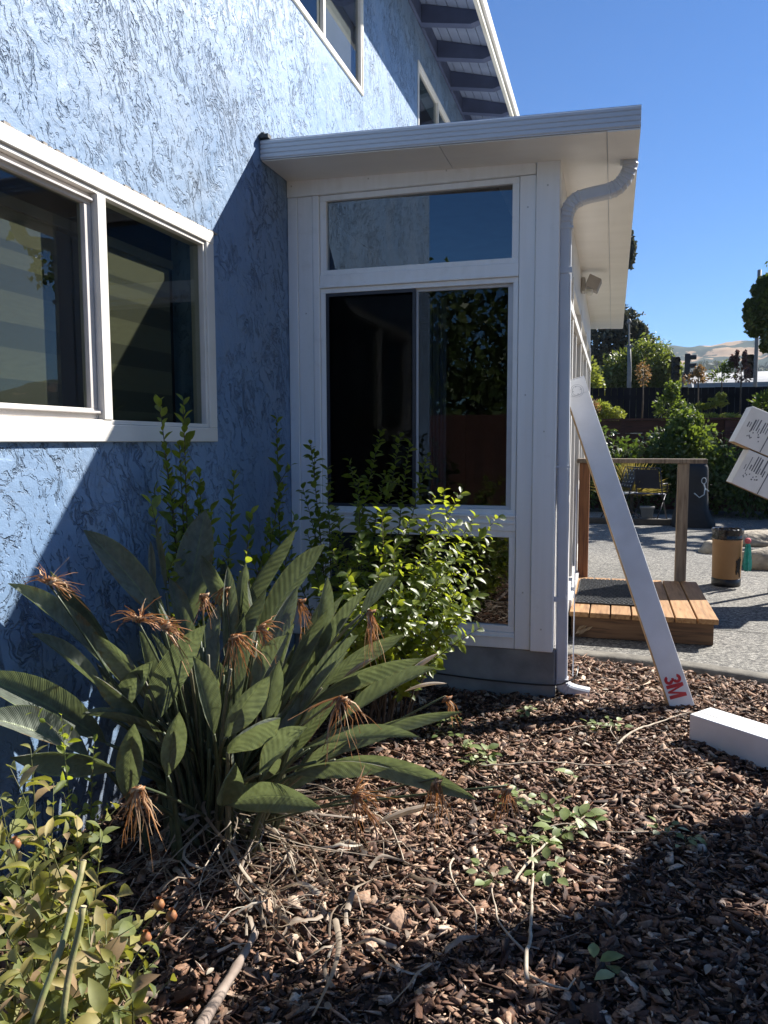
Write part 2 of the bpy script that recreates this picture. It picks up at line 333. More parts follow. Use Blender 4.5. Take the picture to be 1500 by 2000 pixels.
# ------------------------------------------------------------------ measured positions (metres)
BOP = [[[0.06,2.34,1.138],[0.242,2.5,0.809],0.115,10,0.25],[[0.078,1.95,1.015],[0.179,2.3,0.637],0.1,35,0.35],[[0.111,2.1,1.032],[0.159,2.35,0.668],0.085,-30,0.3],[[0.263,2.85,1.17],[0.214,2.75,0.721],0.155,-5,0.15],[[0.322,2.7,1.009],[0.448,2.7,0.788],0.085,-25,0.3],[[0.64,2.9,1.097],[0.436,2.8,0.745],0.085,30,0.3],[[0.805,2.8,1.055],[0.595,2.7,0.736],0.105,-15,0.35],[[0.887,2.6,0.965],[0.848,2.6,0.633],0.075,20,0.3],[[1.11,2.75,0.95],[1.0,2.7,0.83],0.06,-20,0.3],[[1.042,2.6,0.928],[0.797,2.6,0.543],0.075,-35,0.4],[[0.618,2.2,0.863],[0.34,2.3,0.477],0.115,-8,0.2],[[0.658,2.05,0.801],[0.656,2.15,0.554],0.085,25,0.3],[[0.33,2.0,0.736],[0.413,2.2,0.467],0.075,-30,0.4],[[0.112,1.75,0.788],[0.239,2.1,0.494],0.12,10,0.25],[[0.865,2.15,0.73],[0.701,2.2,0.523],0.095,15,0.3],[[1.292,2.4,0.749],[0.911,2.5,0.547],0.075,25,0.35],[[1.307,2.5,0.69],[1.015,2.5,0.502],0.08,-30,0.3],[[0.987,1.95,0.679],[0.763,2.1,0.506],0.1,35,0.3],[[0.582,1.85,0.657],[0.448,2.0,0.374],0.085,0,0.3],[[1.417,2.4,0.584],[1.002,2.35,0.412],0.06,20,0.4],[[1.502,2.2,0.392],[1.099,2.25,0.43],0.075,10,0.3],[[1.145,1.85,0.484],[0.797,2.05,0.353],0.09,5,0.25],[[0.896,1.85,0.579],[0.802,1.95,0.416],0.085,20,0.5],[[0.115,2.0,0.847],[0.199,2.2,0.615],0.07,40,0.4],[[0.249,2.5,1.143],[0.251,2.55,0.916],0.03,10,0.6],[[0.227,2.5,1.085],[0.234,2.5,0.905],0.03,0,0.4],[[0.337,2.25,0.812],[0.352,2.3,0.579],0.065,30,0.35],[[0.464,2.8,0.965],[0.437,2.8,0.776],0.055,0,0.3],[[0.421,2.2,0.73],[0.205,2.3,0.5],0.08,0,0.3],[[0.645,2.6,0.908],[0.524,2.5,0.655],0.08,30,0.35],[[0.812,2.4,0.794],[0.693,2.4,0.587],0.08,-30,0.35],[[0.19,1.7,0.69],[0.266,2.0,0.476],0.11,25,0.3],[[0.241,1.75,0.558],[0.358,2.0,0.437],0.1,-30,0.3],[[0.905,2.55,0.856],[0.766,2.5,0.599],0.07,20,0.35],[[1.036,2.5,0.785],[0.843,2.5,0.531],0.07,-25,0.35],[[1.174,2.6,0.77],[0.903,2.6,0.581],0.07,10,0.35],[[0.187,2.2,0.809],[0.278,2.35,0.565],0.085,-20,0.3],[[0.238,2.6,0.927],[0.319,2.6,0.672],0.08,15,0.3],[[0.666,1.95,0.665],[0.563,2.05,0.441],0.08,10,0.3],[[1.327,2.2,0.565],[0.959,2.3,0.453],0.06,-25,0.4],[[0.33,1.95,0.624],[0.413,2.2,0.485],0.06,60,0.4],[[1.046,2.0,0.64],[0.869,2.1,0.457],0.08,-20,0.35],[[1.26,2.1,0.503],[0.983,2.15,0.433],0.07,30,0.35],[[0.827,2.3,0.734],[0.778,2.3,0.539],0.07,10,0.35],[[0.4,2.7,0.816],[0.427,2.6,0.6],0.08,-30,0.35]]
FLW = [[[0.187,2.0,1.011],0.12,60,170,26],[[0.402,2.15,0.869],0.13,80,150,24],[[0.495,2.15,0.853],0.12,40,160,26],[[0.662,2.3,0.808],0.12,-60,150,24],[[0.707,2.4,0.814],0.1,-20,140,22],[[0.451,2.65,0.898],0.09,-100,120,18],[[1.077,2.5,0.877],0.13,-80,45,22],[[0.777,2.6,0.876],0.11,-75,50,14],[[1.112,2.1,0.704],0.14,-90,170,20],[[1.2,1.95,0.479],0.13,-10,190,30],[[0.692,1.7,0.554],0.12,-95,100,22],[[1.378,2.2,0.444],0.12,-95,60,20],[[1.576,2.3,0.401],0.09,-95,70,16],[[1.342,2.5,0.596],0.07,-50,40,6],[[0.436,2.5,0.896],0.08,-60,120,14]]
STEML = [[0.089,2.8,1.626],[0.171,2.85,1.616],[0.171,2.6,1.211],[0.181,2.95,1.315],[0.258,2.9,1.157],[0.216,3.2,1.305],[0.392,3.0,1.141],[0.181,3.75,1.562],[0.264,3.6,1.212],[0.343,3.3,1.04],[0.184,2.75,1.065],[0.422,3.4,1.093],[0.147,2.85,1.435],[0.106,2.8,1.414]]
STEMM = [[0.291,3.95,1.433],[0.284,3.85,1.197],[0.387,3.95,1.304],[0.493,4.0,1.344],[0.643,3.7,1.255],[0.592,3.5,1.124],[0.631,4.15,1.505],[0.74,4.15,1.482],[0.805,4.1,1.44],[0.893,4.15,1.365],[0.695,4.0,1.277],[1.163,3.7,1.202],[1.059,3.6,1.182],[1.234,3.7,1.089],[1.335,3.75,1.082],[1.178,3.5,1.078],[1.334,3.6,0.988],[1.317,3.5,0.871],[1.295,3.45,0.772],[1.254,3.3,0.708],[1.317,3.4,0.62],[1.17,3.3,0.611],[0.986,3.4,1.095],[0.969,3.2,0.981],[0.753,3.4,0.994],[0.651,3.3,0.956],[0.538,3.3,0.928],[0.657,3.1,0.816],[0.838,3.1,0.825],[1.023,3.1,0.824],[1.161,3.2,0.878],[1.127,3.3,0.996],[0.853,3.4,1.127],[1.107,3.1,0.698],[0.981,3.0,0.67],[0.848,3.0,0.683],[1.252,3.3,0.978],[0.942,2.95,0.774],[1.083,3.2,0.505],[0.515,3.6,1.051],[0.38,3.4,0.92],[0.973,3.1,0.502],[0.827,3.0,0.907],[0.96,3.0,0.934],[1.107,3.1,0.807],[0.365,3.7,0.984],[1.132,3.5,0.766],[0.94,3.3,0.584],[0.696,3.7,0.994],[0.772,2.9,0.649],[1.25,3.5,1.033],[1.217,3.2,0.76]]
ROSE = [[0.534,1.5,0.715],[0.596,1.5,0.636],[0.564,1.4,0.712],[0.765,1.45,0.552],[0.641,1.3,0.604],[0.84,1.4,0.459],[0.774,1.3,0.54],[0.73,1.25,0.478],[0.928,1.2,0.482],[0.903,1.45,0.288],[1.04,1.15,0.447],[0.843,1.1,0.482],[0.941,1.1,0.443],[0.684,1.2,0.544],[0.866,1.45,0.366],[0.579,1.35,0.664],[0.76,1.4,0.499],[0.653,1.4,0.555],[0.841,1.05,0.439],[1.016,1.1,0.439],[0.87,1.15,0.493],[0.658,1.5,0.555],[0.715,1.15,0.474],[0.967,1.2,0.458],[0.697,1.3,0.544],[0.813,1.1,0.555],[0.976,1.1,0.489],[0.92,1.3,0.447]]
HIPS = [[0.939,1.45,0.392],[0.905,1.4,0.366],[0.895,1.47,0.399],[0.614,1.35,0.563]]
CANE = [[[0.933,1.02,0.453],[0.935,1.1,0.549],[0.91,1.2,0.652]],[[0.971,1.05,0.448],[0.956,1.1,0.524],[0.962,1.13,0.611]]]
DS = [[1.908,4.43,2.945],[1.907,4.43,2.886],[1.877,4.43,2.818],[1.819,4.43,2.774],[1.682,4.43,2.751],[1.619,4.43,2.725],[1.585,4.43,2.664],[1.581,4.43,2.583],[1.589,4.43,1.621],[1.605,4.43,0.081],[1.62,4.43,0.034],[1.675,4.43,0.001],[1.74,4.43,-0.023]]
TWIG = [[[[1.913,3.666,0.015],[1.997,3.854,0.015],[2.127,4.069,0.015],[2.272,4.201,0.015],[2.367,4.175,0.015]],0.006,"white"],[[[1.914,3.73,0.015],[1.885,3.835,0.015],[1.89,3.964,0.015]],0.003,""],[[[1.347,3.242,0.015],[1.602,3.326,0.015],[1.858,3.443,0.015],[2.065,3.536,0.015]],0.0035,""],[[[1.589,2.389,0.015],[1.647,2.596,0.015],[1.737,2.843,0.015],[1.872,3.027,0.015]],0.005,""],[[[1.599,2.726,0.015],[1.72,2.818,0.015],[1.901,2.858,0.015],[2.114,2.889,0.015]],0.0025,""],[[[1.68,1.942,0.015],[1.668,2.032,0.015],[1.667,2.145,0.015],[1.637,2.527,0.015],[1.608,2.728,0.015]],0.006,"fork"],[[[1.666,2.053,0.015],[1.623,2.086,0.015],[1.572,2.192,0.015],[1.527,2.341,0.015]],0.004,""],[[[1.681,1.963,0.015],[1.721,1.934,0.015],[1.784,1.953,0.015],[1.802,1.988,0.015]],0.004,""],[[[1.375,2.484,0.015],[1.382,2.39,0.015],[1.438,2.287,0.015],[1.493,2.208,0.015],[1.518,2.102,0.015]],0.004,""],[[[1.021,2.719,0.015],[1.128,2.59,0.015],[1.216,2.438,0.015],[1.237,2.412,0.015]],0.004,""],[[[1.639,3.765,0.015],[1.756,3.868,0.015],[1.927,3.939,0.015]],0.003,""]]
LOG = [[0.904,1.938,0.03],[0.918,1.815,0.03],[0.93,1.675,0.03],[0.943,1.537,0.03]]
STRAP = [[1.108,2.05,0.02],[1.157,1.944,0.02],[1.183,1.822,0.02],[1.191,1.655,0.02]]
WEED = [[1.121,3.59,0.02],[1.225,3.476,0.02],[1.349,3.372,0.02],[1.308,3.274,0.02],[1.534,2.964,0.02],[1.477,3.016,0.02],[1.72,2.808,0.02],[1.772,2.883,0.02],[1.525,2.407,0.02],[1.603,2.68,0.02],[1.547,2.701,0.02],[1.674,2.938,0.02],[1.666,2.68,0.02],[1.468,3.981,0.02],[1.902,3.918,0.02],[1.817,3.893,0.02],[1.746,3.265,0.02],[1.912,2.022,0.02],[1.846,2.055,0.02],[2.144,2.836,0.02],[2.079,2.892,0.02],[1.689,2.501,0.02],[1.162,3.743,0.02],[1.036,3.781,0.02]]
SHB = [[0.727,1.688],[0.953,1.773],[1.111,1.819],[1.195,1.857],[1.324,1.95],[1.366,2.032],[1.447,2.105],[1.563,2.223],[1.717,2.31],[1.797,2.382],[1.911,2.49],[1.943,2.709],[2.013,2.889],[2.081,2.968],[2.256,3.075],[2.485,3.271],[2.958,3.685]]
PATCH = [[1.556,1.878],[1.638,1.961],[1.709,1.923],[1.753,2.036],[1.651,1.859],[2.316,2.456],[2.273,2.457]]
# ------------------------------------------------------------------ ground and setting
def gz(x, y):   # mulch relief
    return .018*mnoise.noise(Vector((x*1.7, y*1.7, 0)))+.008*mnoise.noise(Vector((x*6, y*6, 3)))
def grid(name, x0, x1, y0, y1, nx, ny, zf, mat, kind='structure'):
    vs = []; fs = []
    for j in range(ny+1):
        for i in range(nx+1):
            x = x0+(x1-x0)*i/nx; y = y0+(y1-y0)*j/ny; vs.append((x, y, zf(x, y)))
    for j in range(ny):
        for i in range(nx): a = j*(nx+1)+i; fs.append((a, a+1, a+nx+2, a+nx+1))
    return MB().add(vs, fs).build(name, mat, smooth=True, kind=kind)
# far ground sheet
bm_ = MB(); bm_.add([(-3000,-400,-.16),(3000,-400,-.16),(3000,5000,-.16),(-3000,5000,-.16)], [(0,1,2,3)])
bm_.build('ground', EARTH, kind='structure')
grid('mulch_bed', -.1, 6.5, -5, 5.6, 120, 190, lambda x, y: gz(x, y)-.012, SOIL)
# bark chips: real chips, tens of thousands, one object
def chips(name, n, poly, size, zb, mat, seed, light=0):
    r = np.random.default_rng(seed)
    x0, x1, y0, y1 = poly
    X = r.uniform(x0, x1, n); Y = r.uniform(y0, y1, n)
    edge = 5.18-(X-1.74)*.27
    keep = (Y < edge+.06*r.random(n)) & ~((X < 1.585) & (Y > 4.35)) & (X > .0)
    X = X[keep]; Y = Y[keep]; n = len(X)
    Z = np.array([gz(float(a), float(b)) for a, b in zip(X, Y)]) + zb*r.random(n)
    L = size*np.exp(r.normal(0, .50, n)); W = L*r.uniform(.22, .68, n); T = L*r.uniform(.04, .12, n); sp_l = r.random(n) < .10; L = np.where(sp_l, L*1.9, L); W = np.where(sp_l, L*.09, W); T = np.where(sp_l, L*.06, T)
    L = np.clip(L, .008, .065)
    yaw = r.uniform(0, 2*np.pi, n); pit = r.normal(0, .30, n); rol = r.normal(0, .60, n)
    base = np.array([(-1,-.7,-1),(.8,-1,-1),(1,.75,-1),(-.85,1,-1),(-.8,-.6,1),(.7,-.75,1),(.75,.6,1),(-.7,.7,1)], float)*.5
    v = base[None]*(1+r.uniform(-.5, .5, (n, 8, 3)))
    v = v*np.stack([L, W, T], 1)[:, None, :]
    # bend
    v[:, :, 2] += (r.normal(0, 1.2, n)/L*.25)[:, None]*v[:, :, 0]**2
    def rot(v, a, i, j):
        c = np.cos(a)[:, None]; s = np.sin(a)[:, None]; p = v[:, :, i].copy(); q = v[:, :, j].copy()
        v[:, :, i] = c*p-s*q; v[:, :, j] = s*p+c*q
    rot(v, rol, 1, 2); rot(v, pit, 0, 2); rot(v, yaw, 0, 1)
    v += np.stack([X, Y, Z], 1)[:, None, :]
    F = np.array([(0,3,2,1),(4,5,6,7),(0,1,5,4),(1,2,6,5),(2,3,7,6),(3,0,4,7)])
    f = (F[None]+8*np.arange(n)[:, None, None]).reshape(-1, 4)
    me = bpy.data.meshes.new(name)
    me.vertices.add(n*8); me.vertices.foreach_set('co', v.reshape(-1).astype(np.float32))
    me.loops.add(len(f)*4); me.loops.foreach_set('vertex_index', f.reshape(-1).astype(np.int32))
    me.polygons.add(len(f)); me.polygons.foreach_set('loop_start', np.arange(0, len(f)*4, 4, dtype=np.int32))
    me.polygons.foreach_set('loop_total', np.full(len(f), 4, np.int32)) if False else None
    me.update(calc_edges=True); me.validate()
    me.materials.append(mat)
    o = bpy.data.objects.new(name, me); COL.objects.link(o); return o
def chipmat(name, stops):
    m, nt, b = new(name); geo = N(nt, 'ShaderNodeNewGeometry')
    col = ramp(nt, geo.outputs['Random Per Island'], stops)
    n = N(nt, 'ShaderNodeTexNoise', i_Scale=120, i_Detail=4); nt.links.new(geo.outputs['Position'], n.inputs['Vector'])
    v = ramp(nt, n.outputs[0], [(.3, .5), (.68, 1.25)]); col = mixc(nt, 1.0, col, v, 'MULTIPLY'); nt.links.new(col, b.inputs['Base Color'])
    b.inputs['Roughness'].default_value = .75
    bp = N(nt, 'ShaderNodeBump', i_Strength=.6, i_Distance=.002); nt.links.new(n.outputs[0], bp.inputs['Height']); nt.links.new(bp.outputs[0], b.inputs['Normal'])
    return m
BARK = chipmat('bark_chip', [(0, (.022,.011,.007)), (.25, (.075,.032,.018)), (.5, (.155,.072,.040)), (.72, (.26,.145,.086)), (.88, (.40,.26,.175)), (1, (.62,.48,.36))])
BITS = chipmat('bark_crumb', [(0, (.03,.017,.011)), (.5, (.10,.052,.034)), (.85, (.20,.12,.08)), (1, (.34,.25,.18))])
tag(chips('bark_mulch', 80000, (0, 3.9, 1.1, 5.4), .0245, .022, BARK, 1), 'brown bark chip mulch covering the garden bed', 'mulch', kind='stuff')
tag(chips('bark_crumbs', 42000, (0, 3.9, 1.1, 5.4), .0125, .008, BITS, 2), 'fine dark bark crumbs between the larger chips', 'mulch', kind='stuff')
tag(chips('loose_bark', 12000, (0, 6, -3.0, 1.1), .045, .022, BARK, 3), 'coarser bark chips on the shaded near part of the bed', 'mulch', kind='stuff')

# patio slab with a rounded, pale edge strip (outline in plan)
edge_pts = [(1.56,5.25),(1.9,5.235),(2.3,5.165),(2.62,5.06),(2.9,4.95),(3.4,4.70),(4.2,4.3),(5.5,3.7)]
def slab():
    vs = []; fs = []; n = len(edge_pts)
    prof = [(0, -.10), (0, .008), (.012, .024), (.04, .031), (.12, .031)]
    for (x, y) in edge_pts:
        for (d, z) in prof: vs.append((x, y+d, z))
    for i in range(n-1):
        for k in range(4): a = i*5+k; fs.append((a, a+5, a+6, a+1))
    return MB().add(vs, fs).build('patio_edge', CONCE, smooth=True, kind='structure')
slab()
pv = [(x, y+.118, .030) for x, y in edge_pts]+[(14, 3.5, .030), (14, 30, .030), (-3, 30, .030), (-3, 10.3, .030), (1.5, 10.3, .030)]
MB().add(pv, [tuple(range(len(pv)))]).build('patio', PATIO, kind='structure')
# shallow tooled joints in the slab
jt = pm('joint_line', (.09,.085,.08), rough=.9)
for (a, b) in [((1.7,6.35),(9,5.4)), ((2.75,8.9),(9.2,8.0)), ((1.65,11.2),(9,10.9))]:
    d = (Vector(b)-Vector(a)).normalized(); n_ = Vector((-d.y, d.x))*.006
    MB().add([(a[0]-n_.x,a[1]-n_.y,.034),(b[0]-n_.x,b[1]-n_.y,.034),(b[0]+n_.x,b[1]+n_.y,.034),(a[0]+n_.x,a[1]+n_.y,.034)], [(0,1,2,3)]).build('patio_joint', jt, kind='structure')

# ------------------------------------------------------------------ house
house = thing('house', (0, 6, 0), 'blue stucco two-storey house wall with white trimmed windows and a deep eave', 'house')
holes = [(1.70, 3.335, 1.515, 2.415), (4.14, 5.76, 4.05, 5.05), (7.56, 9.30, 4.05, 5.02)]
def wall_with_holes(name, y0, y1, z0, z1, holes, mat, parent):
    ys = sorted({y0, y1, *[h[0] for h in holes], *[h[1] for h in holes]}); zs = sorted({z0, z1, *[h[2] for h in holes], *[h[3] for h in holes]})
    mb = MB(); idx = {}
    def vid(x, y, z):
        k = (x, y, z)
        if k not in idx: idx[k] = len(mb.v); mb.v.append(k)
        return idx[k]
    T = -.16
    def solid(i, j):
        if i < 0 or j < 0 or i >= len(ys)-1 or j >= len(zs)-1: return False
        cy = (ys[i]+ys[i+1])/2; cz = (zs[j]+zs[j+1])/2
        return not any(h[0] < cy < h[1] and h[2] < cz < h[3] for h in holes)
    for i in range(len(ys)-1):
        for j in range(len(zs)-1):
            if not solid(i, j): continue
            a, b, c, d = ys[i], ys[i+1], zs[j], zs[j+1]
            mb.f.append((vid(0,a,c), vid(0,b,c), vid(0,b,d), vid(0,a,d))); mb.f.append((vid(T,a,c), vid(T,a,d), vid(T,b,d), vid(T,b,c)))
            if not solid(i-1, j): mb.f.append((vid(0,a,c), vid(0,a,d), vid(T,a,d), vid(T,a,c)))
            if not solid(i+1, j): mb.f.append((vid(0,b,c), vid(T,b,c), vid(T,b,d), vid(0,b,d)))
            if not solid(i, j-1): mb.f.append((vid(0,a,c), vid(T,a,c), vid(T,b,c), vid(0,b,c)))
            if not solid(i, j+1): mb.f.append((vid(0,a,d), vid(0,b,d), vid(T,b,d), vid(T,a,d)))
    mb.m = [0]*len(mb.f)
    return mb.build(name, mat, parent)
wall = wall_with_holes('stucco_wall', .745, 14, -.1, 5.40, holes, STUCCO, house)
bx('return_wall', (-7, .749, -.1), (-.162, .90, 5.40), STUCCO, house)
# roof: sloping deck over rafters, fascia
ye0, ye1, xe, ze = .25, 14.5, .60, 5.30      # eave
slope = .26
roof = MB()
roof.prism([(xe+.03, 0, ze+.165), (xe+.03, 0, ze+.185), (-5, 0, ze+.185+slope*5.6), (-5, 0, ze+.165+slope*5.6)], (0, ye0, 0), (0, ye1, 0))
roof.build('roof', pm('roof_shingle', (.08,.075,.07), rough=.9), house)
nb = 6
for k in range(6):   # tongue-and-groove boards running along the eave
    a = xe-.02-k*.1; 
    if a < .0: break
    b = max(a-.094, .002)
    z = lambda x: ze+.125+slope*(xe-x)
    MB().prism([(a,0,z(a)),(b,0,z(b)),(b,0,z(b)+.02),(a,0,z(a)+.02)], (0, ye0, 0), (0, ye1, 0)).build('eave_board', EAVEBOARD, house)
yy = .55
ylist = []
while yy < 14.3: ylist.append(yy); yy += .70
for y in ylist:
    z = lambda x: ze+.120+slope*(xe-x)
    poly = [(xe-.008,0,z(xe-.008)), (xe-.008,0,ze+.045), (xe-.10,0,ze-.0+.02), (.002,0,ze-.02+slope*(xe-.0)*.8), (.002,0,z(.002))]
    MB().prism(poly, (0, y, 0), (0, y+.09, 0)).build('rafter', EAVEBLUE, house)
    yb = y+.09
bl = MB()
for y in ylist: bl.box((.003, y+.094, ze+.10), (.03, y+.694, ze+.262))
bl.build('blocking', EAVEBLUE, house)
MB().box((xe, ye0, ze-.02), (xe+.035, ye1, ze+.15)).build('fascia', OLDWOODTRIM, house, bevel=.004)
MB().box((xe+.037, ye0, ze+.05), (xe+.062, ye1, ze+.163)).build('drip_board', CREAM, house, bevel=.003)

def rect_frame(mb, x0, x1, y0, y1, z0, z1, w, wb=None, wt=None, mi=0):   # frame lying in the x = const plane
    wb = wb or w; wt = wt or w
    mb.box((x0,y0,z0),(x1,y1,z0+wb), mi); mb.box((x0,y0,z1-wt),(x1,y1,z1), mi)
    mb.box((x0+.0006,y0,z0+wb),(x1-.0006,y0+w,z1-wt), mi); mb.box((x0+.0006,y1-w,z0+wb),(x1-.0006,y1,z1-wt), mi); return mb
def yframe(mb, y0, y1, x0, x1, z0, z1, w, wb=None, wt=None):   # frame lying in the y = const plane
    wb = wb or w; wt = wt or w
    mb.box((x0,y0,z0),(x1,y1,z0+wb)); mb.box((x0,y0,z1-wt),(x1,y1,z1))
    mb.box((x0,y0+.0006,z0+wb),(x0+w,y1-.0006,z1-wt)); mb.box((x1-w,y0+.0006,z0+wb),(x1,y1-.0006,z1-wt)); return mb

# ground-floor window: picture-frame trim, sliding sash, banded blinds
mw = rect_frame(MB(), -.002, .020, 1.60, 3.418, 1.45, 2.440, .070, .066, .058).build('window', CREAM, house, bevel=.003, label='wide ground-floor sliding window with cream trim and banded blinds')
fr = rect_frame(MB(), -.060, .010, 1.671, 3.347, 1.517, 2.381, .017)
fr.box((-.055, 2.548, 1.534), (.014, 2.600, 2.364))
fr.build('window_frame', CREAM, mw, bevel=.002)
sa = MB()
rect_frame(sa, -.046, -.012, 1.69, 2.545, 1.536, 2.362, .040)
sa.box((-.0121, 1.73, 2.334), (.002, 2.545, 2.344)); sa.box((-.0121, 1.73, 1.556), (.004, 2.545, 1.566))
sa.build('sash', SASH, mw, bevel=.002)
bx('pane', (-.034, 1.73, 1.576), (-.030, 2.505, 2.322), GLASS, mw)
bx('pane', (-.020, 2.600, 1.534), (-.016, 3.330, 2.364), GLASS, mw)
def blind(y0, y1, ztop, zbot, x, parent, tilt=0):
    z = ztop; k = 0; mb = MB()
    hs = [.105, .030, .055, .085, .105, .085, .105, .085, .105, .085, .105, .085, .105, .08]
    mbt = MB(); mbd = MB()
    for k, h in enumerate(hs):
        z2 = max(z-h, zbot); t = (mbt if k % 2 == 0 else mbd)
        for q in range(1):
            t.box((x-.001, y0, z2), (x+.001, y1, z))
        z = z2
        if z <= zbot: break
    mbt.build('blind_band', BLINDTAN, parent); mbd.build('blind_sheer', BLINDDARK, parent)
blind(1.62, 2.475, 2.235, 1.50, -.115, mw); blind(2.60, 3.235, 2.235, 1.50, -.115, mw)
bx('blind_bar', (-.15, 1.60, 2.236), (-.10, 3.25, 2.275), pm('blind_cassette', (.10,.10,.09), rough=.6), mw)
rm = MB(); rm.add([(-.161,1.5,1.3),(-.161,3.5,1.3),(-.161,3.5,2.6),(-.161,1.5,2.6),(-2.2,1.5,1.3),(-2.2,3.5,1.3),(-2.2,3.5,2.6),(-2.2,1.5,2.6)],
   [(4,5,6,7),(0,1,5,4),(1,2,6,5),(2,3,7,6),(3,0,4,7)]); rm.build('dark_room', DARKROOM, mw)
# broken stucco lip left along the head of the trim
lip = MB(); yv = 1.55; 
while yv < 3.44:
    l = random.uniform(.008, .040); h = random.uniform(.005, .013)
    lip.box((-.004, yv, 2.4403), (random.uniform(.004,.013), yv+l*1.02, 2.4403+h)); yv += l
lip.build('broken_stucco_lip', pm('broken_stucco', (.24,.215,.19), (.36,.33,.30), rough=.95, scale=60, bump=1, bscale=120), mw, kind='stuff')
# upper windows
for (y0, y1, z0, z1, mull, lab) in ((4.10, 5.805, 4.025, 5.08, 4.985, 'upper sliding window half in the shade of the eave'), (7.52, 9.34, 4.02, 5.055, 8.41, 'upper window under the eave, cut off by the sunroom roof')):
    wv = rect_frame(MB(), -.002, .012, y0, y1, z0, z1, .030).build('window', OLDWOODTRIM if y0 < 5 else CREAM, house, bevel=.003, label=lab)
    f2 = rect_frame(MB(), -.03, .006, y0+.031, y1-.031, z0+.031, z1-.031, .016); f2.box((-.025, mull-.018, z0+.046), (.008, mull+.018, z1-.046)); f2.build('window_frame', CREAM, wv)
    bx('pane', (-.020, y0+.046, z0+.046), (-.016, mull-.019, z1-.046), GLASS, wv); bx('pane', (-.020, mull+.019, z0+.046), (-.016, y1-.046, z1-.046), GLASS, wv)
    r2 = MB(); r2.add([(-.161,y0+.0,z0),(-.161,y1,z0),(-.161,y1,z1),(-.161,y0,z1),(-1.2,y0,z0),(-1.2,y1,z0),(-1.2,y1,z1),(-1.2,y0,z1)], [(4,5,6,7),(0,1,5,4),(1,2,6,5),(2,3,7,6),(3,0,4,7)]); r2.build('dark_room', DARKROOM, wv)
    if y0 < 5:
        sh = MB(); sh.box((-.055, mull+.02, z0+.03), (-.052, y1-.03, z1-.30))
        sh.build('window_shade', pm('violet_shade', (.12,.13,.30), (.09,.10,.24), rough=.6), wv)

# ------------------------------------------------------------------ sunroom
YF = 4.358; WX = 1.56; YB = 10.2
sun_r = thing('sunroom', (.78, 7.2, 0), 'white framed sunroom addition with flat overhanging roof on a low concrete foundation', 'sunroom')
bx('foundation', (.0, YF+.012, -.12), (1.578, YB, .272), CONC, sun_r, bevel=.006)
cps = MB()
cps.box((0.0, YF-.012, 2.868), (1.437, YF+.10, 2.99)) 
cps.build('header', WHITE, sun_r, bevel=.003)
bx('corner_post', (1.440, YF-.020, .272), (1.565, YF+.11, 2.99), WHITE, sun_r, bevel=.004)
lp = MB(); lp.box((.002, YF-.010, .274), (.062, YF+.10, 2.866)); lp.box((.064, YF-.004, .274), (.155, YF+.10, 2.866)); lp.box((.157, YF-.008, .274), (.196, YF+.10, 2.866))
lp.build('wall_post', WHITE, sun_r, bevel=.003)
rp = MB(); rp.box((1.352, YF-.004, .274), (1.438, YF+.10, 2.866)); rp.build('jamb', WHITE, sun_r, bevel=.003)
for bxs in ((((.198, YF-.002, 2.352), (1.350, YF+.08, 2.412)), ((.198, YF-.012, 2.340), (1.350, YF+.06, 2.352))),
  (((.198, YF-.002, .945), (1.350, YF+.08, 1.022)), ((.198, YF-.014, 1.022), (1.350, YF+.06, 1.036)), ((.198,YF-.008,.985),(1.350,YF-.002,1.0))),
  (((.198, YF-.002, .274), (1.350, YF+.08, .365)), ((.198, YF-.010, .335), (1.350, YF-.002, .345)))):
    rl = MB()
    for q in bxs: rl.box(*q)
    rl.build('cross_rail', WHITE, sun_r, bevel=.002)
sw = MB()
for x_, z_ in [(.03,2.93),(.5,2.93),(.95,2.93),(1.38,2.93),(.11,2.2),(.11,1.2),(.11,.5),(1.395,2.7),(1.395,1.7),(1.395,.6),(1.50,2.8),(1.50,1.5),(1.50,.4)]: sw.lathe((0,0,0), [(0,0)], 3) if 0 else sw.box((x_-.004, YF-(.0213 if x_ > 1.45 else .0133 if z_ > 2.9 else .0053), z_-.004), (x_+.004, YF, z_+.004))
sw.build('screw_heads', pm('screw_grey', (.6,.59,.57), rough=.4, metal=.5), sun_r, kind='stuff')
# transom
t = yframe(MB(), YF+.006, YF+.06, .199, 1.349, 2.413, 2.866, .038, .030, .032).build('window', WHITE, sun_r, bevel=.002, label='transom light over the sliding window')
bx('pane', (.237, YF+.030, 2.443), (1.311, YF+.034, 2.834), GLASST, t)
# slider
t = yframe(MB(), YF+.006, YF+.07, .199, 1.349, 1.0365, 2.3395, .028).build('window', WHITE, sun_r, bevel=.002, label='tall sliding window with a screened left half')
s_ = yframe(MB(), YF+.012, YF+.030, .2275, .770, 1.065, 2.311, .018); s_.build('sash', SCREEN, t)
s_ = yframe(MB(), YF+.032, YF+.060, .750, 1.3205, 1.065, 2.311, .030, .018, .016); s_.build('sash', pm('grey_sash', (.62,.63,.66), rough=.5), t, bevel=.001)
bx('pane', (.2455, YF+.046, 1.083), (.752, YF+.050, 2.293), GLASSF, t)
bx('pane', (.781, YF+.046, 1.084), (1.290, YF+.050, 2.294), GLASSF, t)
bx('insect_screen', (.2455, YF+.020, 1.083), (.752, YF+.0206, 2.293), SCREENM, t)
# low fixed panel
t = yframe(MB(), YF+.006, YF+.06, .199, 1.349, .366, .944, .036).build('window', WHITE, sun_r, bevel=.002, label='low fixed glass panel near the ground')
bx('pane', (.236, YF+.030, .403), (1.312, YF+.034, .907), GLASSL, t)
